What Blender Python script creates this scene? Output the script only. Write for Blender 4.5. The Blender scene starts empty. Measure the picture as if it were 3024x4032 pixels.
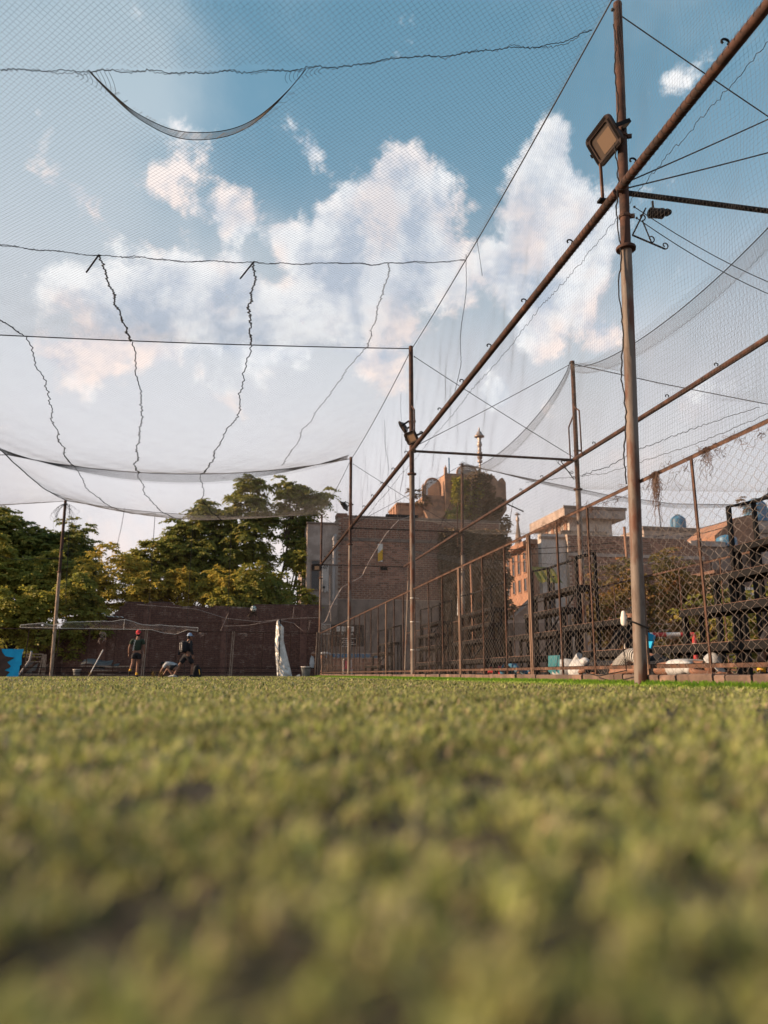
import bpy, math, random
import numpy as np
from mathutils import Vector, Matrix, Euler
random.seed(7); RNG = np.random.default_rng(11)
SC = bpy.context.scene; COL = SC.collection; R = math.radians

# ------------------------------------------------------------------ camera
cd = bpy.data.cameras.new('camera'); cam = bpy.data.objects.new('camera', cd); COL.objects.link(cam); SC.camera = cam
CAM_YAW = 10.93; CAM_PITCH = 12.02
cam.location = (0, 0, .12); cam.rotation_euler = (R(90 + CAM_PITCH), 0, R(-CAM_YAW))
cd.sensor_fit = 'VERTICAL'; cd.sensor_height = 36; cd.lens = 36 * 3000 / 4032
cd.clip_start = .02; cd.clip_end = 3000
cd.dof.use_dof = True; cd.dof.focus_distance = 12.0; cd.dof.aperture_fstop = 1.6
# ------------------------------------------------------------------ sun
SUN_AZ = R(82)      # from +Y towards -X
SUN_EL = R(21)
SD = Vector((-math.sin(SUN_AZ) * math.cos(SUN_EL), math.cos(SUN_AZ) * math.cos(SUN_EL), math.sin(SUN_EL)))
sl = bpy.data.lights.new('sun', 'SUN'); sun = bpy.data.objects.new('sun', sl); COL.objects.link(sun)
sl.energy = 4.2; sl.angle = R(.6); sl.color = (1, .69, .44)
sun.rotation_euler = (-SD).to_track_quat('-Z', 'Y').to_euler()
# ------------------------------------------------------------------ exposure
SC.view_settings.view_transform = 'Standard'; SC.view_settings.look = 'None'
SC.view_settings.exposure = 1.1; SC.view_settings.gamma = 1; SC.view_settings.use_curve_mapping = False
SC.cycles.use_denoising = True; SC.cycles.max_bounces = 6; SC.cycles.transparent_max_bounces = 8

# ------------------------------------------------------------------ node helper
class NT:
    def __init__(s, tree): s.t = tree; s.n = tree.nodes; s.l = tree.links
    def node(s, typ, **kw):
        n = s.n.new(typ)
        for k, v in kw.items(): setattr(n, k, v)
        return n
    def put(s, sock, v):
        if hasattr(v, 'is_output'): s.l.new(v, sock)
        else: sock.default_value = v
    def math(s, op, a, b=None, c=None, clamp=False):
        n = s.node('ShaderNodeMath', operation=op, use_clamp=clamp)
        for i, v in enumerate((a, b, c)):
            if v is not None: s.put(n.inputs[i], v)
        return n.outputs[0]
    def mix(s, f, a, b, blend='MIX'):
        n = s.node('ShaderNodeMix', data_type='RGBA', blend_type=blend)
        s.put(n.inputs[0], f)
        for i, v in ((6, a), (7, b)):
            s.put(n.inputs[i], v if hasattr(v, 'is_output') else (*v[:3], 1))
        return n.outputs[2]
    def noise(s, vec, scale, detail=5, rough=.55, dist=0):
        n = s.node('ShaderNodeTexNoise'); s.put(n.inputs['Scale'], scale)
        n.inputs['Detail'].default_value = detail; n.inputs['Roughness'].default_value = rough; n.inputs['Distortion'].default_value = dist
        if vec is not None: s.l.new(vec, n.inputs['Vector'])
        return n.outputs['Fac']
    def remap(s, v, a, b, c=0., d=1., smooth=True):
        n = s.node('ShaderNodeMapRange'); n.interpolation_type = 'SMOOTHSTEP' if smooth else 'LINEAR'
        s.put(n.inputs[0], v)
        for i, q in enumerate((a, b, c, d)): n.inputs[i + 1].default_value = q
        return n.outputs[0]

# ------------------------------------------------------------------ sky
def px_dir(px, py):
    x = (px - 1512) / 3000; v = -(py - 2016) / 3000; p = R(CAM_PITCH); y = R(CAM_YAW)
    f = math.cos(p) - math.sin(p) * v; u = math.cos(p) * v + math.sin(p)
    return Vector((x * math.cos(y) + f * math.sin(y), f * math.cos(y) - x * math.sin(y), u)).normalized()
W = bpy.data.worlds.new('World'); SC.world = W; W.use_nodes = True
def build_sky():
    q = NT(W.node_tree); q.n.clear()
    out = q.node('ShaderNodeOutputWorld'); bg = q.node('ShaderNodeBackground'); q.l.new(bg.outputs[0], out.inputs[0])
    STR = .12; bg.inputs[1].default_value = STR
    sky = q.node('ShaderNodeTexSky', sky_type='NISHITA'); sky.sun_disc = False
    sky.sun_elevation = SUN_EL; sky.sun_rotation = -SUN_AZ; sky.air_density = 1.3; sky.dust_density = 1.0; sky.ozone_density = 2.0
    tc = q.node('ShaderNodeTexCoord'); d = tc.outputs['Generated']
    sep = q.node('ShaderNodeSeparateXYZ'); q.l.new(d, sep.inputs[0]); z = sep.outputs[2]
    def lin(r, g, b): return tuple(((c / 255 + .055) / 1.055) ** 2.4 / STR * .62 for c in (r, g, b))
    base = q.mix(1.0, sky.outputs[0], (.30, .36, .37), 'MULTIPLY')
    base = q.mix(q.remap(z, -.1, .55, .9, .75), base, q.mix(q.remap(z, .05, .75), lin(184, 204, 216), lin(102, 146, 169)))
    hz = q.math('MULTIPLY', q.remap(z, .22, .58, 1, 0), q.remap(sep.outputs[0], .25, .75, 1, .55))
    base = q.mix(q.math('MULTIPLY', hz, .92), base, lin(216, 208, 206))
    base = q.mix(q.remap(z, .0, .17, .6, 0), base, lin(226, 208, 202))
    smear = q.math('MULTIPLY', q.remap(q.noise(d, 6, 6, .6), .38, .66), q.remap(z, .66, .2))
    base = q.mix(q.math('MULTIPLY', smear, .55), base, lin(184, 182, 189))
    base = q.mix(q.math('MULTIPLY', q.math('MULTIPLY', q.remap(q.noise(d, 9, 5, .6), .55, .7), q.remap(z, .5, .2)), .5), base, lin(233, 211, 202))
    def bumps(L):
        acc = 0.0
        for px, py, r, w in L:
            v = q.node('ShaderNodeVectorMath', operation='DOT_PRODUCT'); q.l.new(d, v.inputs[0]); v.inputs[1].default_value = px_dir(px, py)
            k = 2 / (r / 3000.) ** 2
            e = q.math('EXPONENT', q.math('MULTIPLY_ADD', v.outputs['Value'], k, -k))
            acc = q.math('MULTIPLY_ADD', e, w, acc)
        return acc
    # thin veil cloud
    veil_b = bumps([(150, 250, 420, .9), (60, 750, 330, .7), (420, 120, 180, .35), (250, 1150, 300, .5), (620, 330, 170, .3), (800, 1650, 500, .8), (100, 1600, 420, .8), (1700, 1750, 400, .5), (700, 1350, 420, .75), (1500, 1450, 320, .5), (2500, 1500, 420, .45), (1100, 1020, 220, .28)])
    vn = q.noise(d, 4.5, 7, .55, .3)
    veil = q.remap(q.math('ADD', q.math('MULTIPLY', vn, .9), q.math('MULTIPLY', veil_b, .42)), .44, .90, 0, .88)
    base = q.mix(veil, base, q.mix(q.remap(z, .12, .75), lin(215, 213, 217), lin(160, 177, 187)))
    # cumulus
    cb = bumps([(1570, 830, 190, .9), (1400, 960, 170, .8), (1290, 1120, 140, .6), (1740, 1060, 150, .65), (1590, 690, 80, .6), (1500, 1180, 240, .5),
                (2190, 500, 70, .5), (2130, 640, 110, .7), (2080, 830, 115, .75), (2030, 1060, 105, .75), (2160, 1180, 170, .8), (2300, 900, 200, .6), (2090, 1350, 120, .4),
                (2680, 320, 60, .40), (2600, 400, 90, .22), (1240, 630, 60, .42), (1170, 570, 60, .34),
                (920, 850, 90, .75), (690, 770, 110, .46), (560, 720, 90, .40), (380, 820, 120, .26), (200, 760, 140, .24), (1120, 930, 70, .5), (720, 570, 90, .36), (600, 420, 120, .26),
                (620, 1230, 170, .7), (900, 1150, 120, .85), (1040, 1290, 170, .8), (420, 1260, 160, .6), (800, 1420, 260, .4), (700, 1080, 70, .6), (220, 1120, 80, .5), (300, 1420, 130, .6),
                (1950, 1560, 80, .6), (2150, 1600, 70, .55), (2390, 1330, 80, .6), (2680, 1080, 50, .5), (2900, 1480, 100, .45), (2750, 1560, 90, .4), (1500, 1400, 150, .4)])
    wv = q.node('ShaderNodeTexNoise'); wv.inputs['Scale'].default_value = 7; wv.inputs['Detail'].default_value = 4; q.l.new(d, wv.inputs['Vector'])
    wp = q.node('ShaderNodeVectorMath', operation='MULTIPLY_ADD'); q.l.new(wv.outputs['Color'], wp.inputs[0]); wp.inputs[1].default_value = (.05,) * 3; q.l.new(d, wp.inputs[2])
    n1 = q.noise(wp.outputs[0], 12, 11, .64)
    off = q.node('ShaderNodeVectorMath', operation='ADD'); q.l.new(wp.outputs[0], off.inputs[0]); off.inputs[1].default_value = tuple(SD * .022 + Vector((0, 0, .012)))
    n2 = q.noise(off.outputs[0], 12, 11, .64)
    dens = q.math('ADD', q.math('MULTIPLY', n1, 2.1), cb)
    cm = q.remap(dens, 1.34, 1.66)
    lit = q.math('MULTIPLY_ADD', q.math('SUBTRACT', n1, n2), 3.6, .66, clamp=True)
    core = q.remap(dens, 1.65, 2.4, 0, .42)
    lit = q.math('SUBTRACT', lit, core, clamp=True)
    peach = q.remap(q.noise(d, 8, 3, .5), .48, .62, 0, 1)
    peach = q.math('MULTIPLY', peach, q.remap(z, .72, .5))
    bright = q.mix(q.math('MULTIPLY', peach, .8), lin(230, 230, 231), lin(236, 216, 207))
    ccol = q.mix(lit, lin(172, 182, 196), bright)
    base = q.mix(q.math('MULTIPLY', cm, .92), base, ccol)
    q.l.new(base, bg.inputs[0])
build_sky()

# ------------------------------------------------------------------ materials
def mat(name, c1, c2=None, scale=4, lo=.4, hi=.62, c3=None, scale3=1.2, lo3=.5, hi3=.7, rough=.85, metal=0, bump=0, bscale=None, transl=0, detail=6, spec=.3, stretch=None, attr=None, rand=0):
    m = bpy.data.materials.new(name); m.use_nodes = True; q = NT(m.node_tree); b = q.n['Principled BSDF']
    tc = q.node('ShaderNodeTexCoord'); vec = tc.outputs['Object']
    if stretch:
        mp = q.node('ShaderNodeMapping'); mp.inputs['Scale'].default_value = stretch; q.l.new(vec, mp.inputs[0]); vec = mp.outputs[0]
    col = q.node('ShaderNodeRGB').outputs[0]; col.default_value = (*c1, 1)
    if attr:
        a = q.node('ShaderNodeAttribute'); a.attribute_name = attr; col = a.outputs['Color']
    if c2: col = q.mix(q.remap(q.noise(vec, scale, detail), lo, hi), col, c2)
    if c3: col = q.mix(q.remap(q.noise(vec, scale3, detail), lo3, hi3), col, c3)
    if rand:
        oi = q.node('ShaderNodeObjectInfo')
        col = q.mix(1, col, q.mix(oi.outputs['Random'], (1 - rand,) * 3, (1 + rand,) * 3), 'MULTIPLY')
    q.l.new(col, b.inputs['Base Color']); b.inputs['Roughness'].default_value = rough; b.inputs['Metallic'].default_value = metal
    b.inputs['Specular IOR Level'].default_value = spec
    if bump:
        bn = q.node('ShaderNodeBump'); bn.inputs['Strength'].default_value = bump; bn.inputs['Distance'].default_value = .02
        q.l.new(q.noise(vec, bscale or scale * 3, 6), bn.inputs['Height']); q.l.new(bn.outputs[0], b.inputs['Normal'])
    if transl:
        tr = q.node('ShaderNodeBsdfTranslucent'); q.l.new(col, tr.inputs[0]); ms = q.node('ShaderNodeMixShader'); ms.inputs[0].default_value = transl
        q.l.new(b.outputs[0], ms.inputs[1]); q.l.new(tr.outputs[0], ms.inputs[2]); q.l.new(ms.outputs[0], q.n['Material Output'].inputs[0])
    return m
M = {}
M['rust'] = mat('rusty_steel', (.075, .037, .027), (.040, .024, .020), 5, .42, .6, (.13, .062, .041), 3, .55, .7, rough=.8, bump=.25)
M['paintpipe'] = mat('weathered_grey_paint', (.165, .135, .115), (.11, .078, .062), 4, .45, .62, (.11, .046, .028), 2.2, .48, .6, rough=.6, bump=.15, stretch=(2, 2, .6))
M['rail'] = mat('rusty_angle_iron', (.095, .050, .034), (.055, .032, .025), 9, .42, .6, (.17, .095, .065), 4, .55, .68, rough=.85, bump=.3)
M['black'] = mat('black_painted_steel', (.010, .010, .011), (.022, .019, .017), 6, .5, .7, rough=.65, spec=.12)
M['wood'] = mat('weathered_plank', (.15, .085, .064), (.085, .052, .04), 6, .4, .6, (.22, .14, .11), 3, .55, .7, bump=.3, stretch=(6, .6, 6))
M['oldpost'] = mat('pale_weathered_post', (.36, .28, .22), (.20, .14, .10), 6, .42, .6, bump=.3, stretch=(5, 5, .6))
M['wire'] = mat('galvanised_wire', (.23, .20, .18), (.13, .09, .07), 5, .48, .64, rough=.55, metal=.1)
M['wiredark'] = mat('rusty_wire', (.085, .05, .038), (.15, .10, .08), 5, .45, .6, rough=.7)
M['cordpale'] = mat('sunlit_net_cord', (.27, .255, .245), (.20, .19, .185), 2, .4, .6, rough=.8)  # same net cord, sunlit look of far nets put into a paler colour
M['cordmid'] = mat('half_lit_net_cord', (.12, .115, .112), (.16, .15, .145), 2, .4, .6, rough=.8)  # same net cord again, part of that sunlit look put into its colour
M['cord'] = mat('net_cord', (.06, .06, .064), (.09, .085, .085), 2, .4, .6, rough=.8)
M['ropedark'] = mat('dark_rope', (.022, .022, .024), rough=.9)
M['ropepale'] = mat('pale_rope', (.42, .36, .33), (.28, .22, .20), 5, rough=.9)
M['cable'] = mat('steel_cable', (.03, .029, .03), rough=.6)
M['kerb'] = mat('kerb_render', (.155, .105, .085), (.095, .067, .056), 5, .42, .6, (.22, .14, .108), 2.4, .54, .66, bump=.6, bscale=22, rand=.15)
M['gap'] = mat('dark_joint', (.05, .038, .033), rough=1)
M['soil'] = mat('court_soil', (.050, .040, .022), (.026, .020, .013), 9, .42, .6, (.15, .14, .05), 2.5, .5, .7, bump=.5, bscale=60)
M['yard'] = mat('dusty_yard', (.13, .10, .08), (.09, .07, .056), 3, .4, .6, bump=.3)
M['mortar'] = mat('mortar', (.40, .32, .265), (.28, .215, .175), 3)
M['brick'] = mat('brown_brick', (.33, .165, .112), (.20, .105, .078), 9, .44, .58, (.46, .27, .185), 5, .56, .66, bump=.4, bscale=30, rand=.38)
M['maroon'] = mat('maroon_brick', (.165, .085, .064), (.115, .06, .048), 7, .44, .58, (.23, .14, .11), 4, .58, .7, bump=.4, bscale=30, rand=.12)
M['maroonmortar'] = mat('maroon_mortar', (.075, .042, .036), (.30, .23, .19), 2.2, .5, .66)
M['plaster'] = mat('stained_plaster', (.40, .325, .285), (.29, .23, .20), 1.4, .4, .62, (.18, .135, .11), .8, .55, .75, bump=.2)
M['plasterdark'] = mat('dirty_render', (.24, .18, .15), (.15, .115, .096), 1.2, .4, .62, bump=.2)
M['white'] = mat('white_wall', (.50, .455, .425), (.38, .335, .305), 1.2, .45, .65, (.26, .21, .18), .7, .6, .75)
M['orange'] = mat('terracotta_wall', (.31, .17, .112), (.25, .135, .09), 1.3, .4, .6)
M['tower'] = mat('old_sandy_render', (.36, .215, .145), (.23, .145, .105), 2.2, .42, .62, (.12, .085, .07), .9, .55, .72, bump=.3)
M['glass'] = mat('dark_window', (.02, .022, .025), rough=.2, spec=.5)
M['darkhole'] = mat('dark_opening', (.012, .011, .011), rough=1)
M['tank'] = mat('blue_plastic_tank', (.045, .17, .30), (.035, .12, .22), 3, rough=.45)
M['steel'] = mat('spun_metal', (.38, .32, .29), (.25, .20, .18), 6, rough=.45, metal=.5)
M['fabwhite'] = mat('white_cloth', (.42, .435, .45), (.32, .34, .36), 4)
M['postbrown'] = mat('brown_weathered_post', (.19, .125, .092), (.11, .07, .053), 6, .42, .6, (.27, .185, .14), 3, .56, .7, bump=.3, stretch=(5, 5, .6))
M['fabdark'] = mat('black_cloth', (.014, .014, .017), (.022, .022, .026), 4)
M['fabgreen'] = mat('dark_green_cloth', (.022, .034, .022), (.03, .044, .028), 4)
M['fabred'] = mat('red_cloth', (.55, .045, .055), (.42, .03, .04), 5)
M['fabcap'] = mat('pale_blue_cloth', (.30, .38, .52), (.22, .29, .42), 5)
M['skin'] = mat('skin', (.24, .125, .082), (.19, .095, .062), 5, rough=.6)
M['hair'] = mat('black_hair', (.012, .01, .009))
M['yellow'] = mat('yellow_sock', (.65, .36, .04))
M['shoe'] = mat('dark_shoe', (.02, .02, .022))
M['shoepale'] = mat('pale_shoe', (.40, .42, .40))
M['blue'] = mat('bright_blue_board', (.008, .40, .72), (.006, .32, .62), 2, rough=.6)
M['brownpaper'] = mat('torn_brown_sheet', (.085, .052, .042), (.06, .038, .032), 3)
M['foil'] = mat('crumpled_silver_sheet', (.72, .73, .72), (.55, .55, .53), 5, .4, .6, rough=.45, metal=.15, bump=.8, bscale=9)
M['scrap'] = mat('grey_sheet_metal', (.17, .17, .165), (.10, .10, .10), 3, rough=.6, metal=.2)
M['zinc'] = mat('zinc_bucket', (.24, .25, .25), (.16, .17, .17), 5, rough=.4, metal=.5)
M['bluestrip'] = mat('blue_paint_strip', (.04, .16, .28), (.10, .17, .22), 5, .5, .62)
M['pink'] = mat('pink_red_fabric', (.50, .05, .10))
M['lampbody'] = mat('lamp_housing', (.045, .03, .026), (.03, .022, .02), 6, rough=.5)
M['lampglass'] = mat('lamp_reflector', (.075, .055, .042), (.05, .038, .03), 3, rough=.35, spec=.5)
M['lampcore'] = mat('lamp_chip_plate', (.165, .115, .08), rough=.4)
M['tie'] = mat('white_tie', (.62, .60, .56))
M['flag'] = mat('dark_green_flag', (.025, .035, .02))
M['pipe'] = mat('grey_drain_pipe', (.33, .30, .29))
M['striped'] = mat('striped_cloth', (.40, .40, .39))
def stripes(m):
    q = NT(m.node_tree); tc = q.node('ShaderNodeTexCoord'); sp = q.node('ShaderNodeSeparateXYZ'); q.l.new(tc.outputs['Object'], sp.inputs[0])
    k = q.math('GREATER_THAN', q.math('SINE', q.math('MULTIPLY', sp.outputs[1], 210)), 0.0); q.l.new(q.mix(k, (.40, .40, .39), (.02, .02, .022)), q.n['Principled BSDF'].inputs['Base Color'])
stripes(M['striped'])
M['redpaint'] = mat('red_paint', (.50, .06, .06)); M['whitepaint'] = mat('white_paint', (.66, .62, .58))
M['ballpanel'] = mat('ball_white', (.62, .62, .60)); M['ballteal'] = mat('ball_teal', (.03, .14, .17))
M['board'] = mat('dark_sign_board', (.018, .018, .02))
M['bark'] = mat('bark', (.085, .058, .042), (.05, .036, .028), 6, bump=.4)
def leafmat(n, a, b, c, t=.38): return mat(n, a, b, .8, .4, .6, c, 2.2, .54, .66, rough=.6, transl=t, spec=.25)
M['leafdark'] = leafmat('dark_leaf', (.13, .155, .035), (.215, .22, .045), (.33, .27, .055), .45)
M['leafmid'] = leafmat('mid_leaf', (.195, .215, .043), (.29, .275, .05), (.38, .29, .055), .5)
M['leafyellow'] = leafmat('yellow_leaf', (.38, .32, .055), (.46, .34, .06), (.22, .22, .045), .5)
M['leafivy'] = leafmat('ivy_leaf', (.16, .105, .06), (.10, .075, .042), (.24, .14, .08), .25)
M['leafrustlit'] = leafmat('rust_orange_lit_leaf', (.20, .13, .035), (.12, .11, .032), (.34, .15, .05), .4)  # rust tone; on the shrubs it stands in for orange light
M['grass'] = mat('grass_blade', (.1, .1, .03), attr='Col', rough=.6, transl=.4, spec=.2)

# ------------------------------------------------------------------ mesh helpers
def props(o, label=None, cat=None, group=None, kind=None):
    if label: o['label'] = label
    if cat: o['category'] = cat
    if group: o['group'] = group
    if kind: o['kind'] = kind
    return o
def thing(name, label, cat, loc=(0, 0, 0), group=None, kind=None):
    o = bpy.data.objects.new(name, None); o.empty_display_size = .2; o.location = loc; COL.objects.link(o)
    return props(o, label, cat, group, kind)
def wloc(o):
    v = Vector((0, 0, 0))
    while o is not None: v += o.location; o = o.parent
    return v
def link(name, me, mt=None, parent=None, kind=None, label=None):
    if mt is not None and not me.materials: me.materials.append(M[mt] if isinstance(mt, str) else mt)
    o = bpy.data.objects.new(name, me); COL.objects.link(o)
    if parent is not None: o.parent = parent
    return props(o, label=label, kind=kind)
def np_mesh(name, V, F, smooth=False):
    V = np.asarray(V, np.float32); F = np.asarray(F, np.int32); k = F.shape[1]
    me = bpy.data.meshes.new(name); me.vertices.add(len(V)); me.vertices.foreach_set('co', V.ravel())
    me.loops.add(F.size); me.loops.foreach_set('vertex_index', F.ravel())
    me.polygons.add(len(F)); me.polygons.foreach_set('loop_start', np.arange(0, F.size, k, dtype=np.int32))
    try: me.polygons.foreach_set('loop_total', np.full(len(F), k, np.int32))
    except Exception: pass
    if smooth: me.polygons.foreach_set('use_smooth', np.ones(len(F), bool))
    me.update(calc_edges=True); me.validate(); return me
def tubes_np(P, r, sides=3):
    """P: (N, n, 3) polylines -> verts, quads of thin tubes"""
    P = np.asarray(P, float); N, n, _ = P.shape
    T = np.gradient(P, axis=1); T /= np.linalg.norm(T, axis=2, keepdims=True) + 1e-9
    ref = np.array([.31, .17, .93]); A = np.cross(T, ref); bad = np.linalg.norm(A, axis=2) < .15
    A[bad] = np.cross(T[bad], np.array([1., 0, 0])); A /= np.linalg.norm(A, axis=2, keepdims=True) + 1e-9
    B = np.cross(T, A); ang = np.arange(sides) * 2 * math.pi / sides
    V = P[:, :, None, :] + r * (np.cos(ang)[None, None, :, None] * A[:, :, None, :] + np.sin(ang)[None, None, :, None] * B[:, :, None, :])
    idx = np.arange(N * n * sides).reshape(N, n, sides); a = idx[:, :-1, :]; b = idx[:, 1:, :]
    F = np.stack([a, np.roll(a, -1, 2), np.roll(b, -1, 2), b], -1).reshape(-1, 4)
    return V.reshape(-1, 3), F
class MB:
    def __init__(s): s.v = []; s.f = []; s.mi = []; s.cur = 0
    def add(s, vs, fs):
        o = len(s.v); s.v += [tuple(p) for p in vs]; s.f += [tuple(i + o for i in f) for f in fs]; s.mi += [s.cur] * len(fs); return s
    def box(s, c, d, rot=None):
        hx, hy, hz = d[0] / 2, d[1] / 2, d[2] / 2
        vs = [Vector((x * hx, y * hy, z * hz)) for z in (-1, 1) for y in (-1, 1) for x in (-1, 1)]
        if rot is not None: vs = [rot @ v for v in vs]
        c = Vector(c); vs = [v + c for v in vs]
        return s.add(vs, [(0, 2, 3, 1), (4, 5, 7, 6), (0, 1, 5, 4), (2, 6, 7, 3), (0, 4, 6, 2), (1, 3, 7, 5)])
    def b2(s, x0, x1, y0, y1, z0, z1): return s.box(((x0 + x1) / 2, (y0 + y1) / 2, (z0 + z1) / 2), (x1 - x0, y1 - y0, z1 - z0))
    def bar(s, a, b, w, h=None):
        a = Vector(a); b = Vector(b); t = b - a; L = t.length
        return s.box((a + b) / 2, (w, h or w, L), t.to_track_quat('Z', 'Y').to_matrix())
    def tube(s, pts, r, n=10, cap=True):
        pts = [Vector(p) for p in pts]; rs = r if isinstance(r, (list, tuple)) else [r] * len(pts); o = len(s.v); vs = []; fs = []
        u = None
        for i, p in enumerate(pts):
            t = (pts[min(i + 1, len(pts) - 1)] - pts[max(i - 1, 0)]).normalized()
            if u is None: u = t.orthogonal().normalized()
            u = (u - t * u.dot(t)); u = u.normalized() if u.length > 1e-6 else t.orthogonal().normalized(); w = t.cross(u)
            vs += [p + rs[i] * (math.cos(k * 2 * math.pi / n) * u + math.sin(k * 2 * math.pi / n) * w) for k in range(n)]
        for i in range(len(pts) - 1):
            for k in range(n): fs.append((i * n + k, i * n + (k + 1) % n, (i + 1) * n + (k + 1) % n, (i + 1) * n + k))
        if cap: fs.append(tuple(range(n - 1, -1, -1))); fs.append(tuple((len(pts) - 1) * n + k for k in range(n)))
        return s.add(vs, fs)
    def lathe(s, c, prof, n=16, rot=None, sx=1, sy=1):
        vs = []; fs = []; c = Vector(c)
        for r, z in prof:
            for k in range(n):
                v = Vector((r * sx * math.cos(k * 2 * math.pi / n), r * sy * math.sin(k * 2 * math.pi / n), z))
                vs.append(c + (rot @ v if rot is not None else v))
        for i in range(len(prof) - 1):
            for k in range(n): fs.append((i * n + k, i * n + (k + 1) % n, (i + 1) * n + (k + 1) % n, (i + 1) * n + k))
        fs.append(tuple(range(n - 1, -1, -1))); fs.append(tuple((len(prof) - 1) * n + k for k in range(n)))
        return s.add(vs, fs)
    def ball(s, c, r, n=12, m=8, rot=None):
        r = r if isinstance(r, (tuple, list)) else (r, r, r)
        prof = [(max(math.sin(math.pi * i / m), .02), -math.cos(math.pi * i / m)) for i in range(m + 1)]; c = Vector(c); vs = []; fs = []
        for a, z in prof:
            for k in range(n):
                v = Vector((a * math.cos(k * 2 * math.pi / n) * r[0], a * math.sin(k * 2 * math.pi / n) * r[1], z * r[2])); vs.append(c + (rot @ v if rot is not None else v))
        for i in range(m):
            for k in range(n): fs.append((i * n + k, i * n + (k + 1) % n, (i + 1) * n + (k + 1) % n, (i + 1) * n + k))
        return s.add(vs, fs)
    def prism(s, poly, ax, lo, hi):
        """poly: 2-D outline; ax: axis of extrusion ('x','y','z')"""
        def p3(p, h): return {'x': (h, p[0], p[1]), 'y': (p[0], h, p[1]), 'z': (p[0], p[1], h)}[ax]
        n = len(poly); vs = [p3(p, lo) for p in poly] + [p3(p, hi) for p in poly]
        fs = [tuple(range(n)), tuple(range(2 * n - 1, n - 1, -1))] + [(i, i + n, (i + 1) % n + n, (i + 1) % n) for i in range(n)]
        return s.add(vs, fs)
    def mesh(s, name, origin=(0, 0, 0), smooth=False):
        me = bpy.data.meshes.new(name); o = Vector(origin); me.from_pydata([Vector(v) - o for v in s.v], [], s.f)
        if max(s.mi or [0]): me.polygons.foreach_set('material_index', s.mi)
        import bmesh
        bm = bmesh.new(); bm.from_mesh(me); bmesh.ops.recalc_face_normals(bm, faces=bm.faces); bm.to_mesh(me); bm.free()
        if smooth:
            me.polygons.foreach_set('use_smooth', [True] * len(me.polygons))
            try: me.set_sharp_from_angle(angle=R(40))
            except Exception: pass
        me.update(); return me
    def build(s, name, mt, parent=None, smooth=False, kind=None, label=None):
        me = s.mesh(name, wloc(parent) if parent is not None else (0, 0, 0), smooth)
        for m in (mt if isinstance(mt, (list, tuple)) else [mt]): me.materials.append(M[m])
        return link(name, me, None, parent, kind, label)
def cords(name, polys, r, mt, parent, sides=3, kind='stuff', label=None):
    o = np.array(wloc(parent)); VV = []; FF = []; k = 0
    for P in (polys if isinstance(polys, list) else [polys]):
        v, f = tubes_np(np.asarray(P, float) - o, r, sides); VV.append(v); FF.append(f + k); k += len(v)
    return link(name, np_mesh(name, np.concatenate(VV), np.concatenate(FF)), mt, parent, kind, label)
def resample(pts, n):
    p = np.asarray(pts, float); d = np.r_[0, np.cumsum(np.linalg.norm(np.diff(p, axis=0), axis=1))]; t = np.linspace(0, d[-1], n)
    return np.stack([np.interp(t, d, p[:, i]) for i in range(p.shape[1])], 1)
def smooth_noise(x, y, seed=0):
    a = np.sin(x * 1.7 + seed) * np.cos(y * 1.3 - seed * .7) + .5 * np.sin(x * 3.9 - y * 2.7 + seed * 2.1) + .3 * np.cos(x * 7.1 + y * 6.3 + seed)
    return a / 1.8
# ================================================================== ground and court
FX = 4.42; FY = [7.66, 19.0, 30.1, 40.9]; RX = 9.05; BX = -8.85; TOPZ = 8.85; BEAMZ = 5.95
def sheet(name, x0, x1, y0, y1, z, n, mt, amp=0):
    xs = np.linspace(x0, x1, n + 1); ys = np.linspace(y0, y1, n + 1); X, Y = np.meshgrid(xs, ys)
    Z = z + amp * smooth_noise(X * 3, Y * 3, 1.3); V = np.stack([X, Y, Z], -1).reshape(-1, 3)
    i = np.arange((n + 1) * (n + 1)).reshape(n + 1, n + 1); F = np.stack([i[:-1, :-1], i[:-1, 1:], i[1:, 1:], i[1:, :-1]], -1).reshape(-1, 4)
    return props(link(name, np_mesh(name, V, F, True), mt), kind='structure')
sheet('ground', -1500, 1500, -1500, 1500, -.03, 4, 'yard')
sheet('court_ground', -30, 4.36, -6, 40.8, 0, 160, 'soil', .004)
sheet('stand_ground', 4.55, 9.6, -4, 41.0, .055, 4, 'yard')

# kerb below the fence: cracked rendered stones
kb = thing('kerb', 'low cracked stone kerb carrying the right hand chain link fence', None, (FX, 20, 0), kind='structure')
MB().b2(4.36, 4.56, -2, 41.0, -.02, .10).build('kerb_core', 'gap', kb)
y = -2.0; i = 0
while y < 40.9:
    L = random.uniform(.16, .42) if y < 9 else random.uniform(.4, 1.1); y1 = min(y + L, 41.0)
    g = .0015 if random.random() < .72 else .011
    h = .118 + random.uniform(-.006, .008); f = random.uniform(-.012, .008); w = .012
    mb = MB(); a, b = y + g, y1 - g
    mb.add([(4.33 + f, a, -.02), (4.33 + f, b, -.02), (4.325 + f, b - random.uniform(0, .05) * L, h - w), (4.325 + f, a + random.uniform(0, .05) * L, h - w),
            (4.34 + f, a + w, h), (4.34 + f, b - w, h), (4.60, a, -.02), (4.60, b, -.02), (4.60, b, h), (4.60, a, h)],
           [(0, 1, 2, 3), (3, 2, 5, 4), (4, 5, 8, 9), (9, 8, 7, 6), (0, 3, 4, 9, 6), (1, 7, 8, 5, 2)])
    mb.build('kerb_stone', 'kerb', kb); y = y1
kb2 = thing('kerb', 'thin pale concrete kerb along the foot of the far fence', None, (-6, 40.95, 0), kind='structure')
x = -16.0
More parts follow.
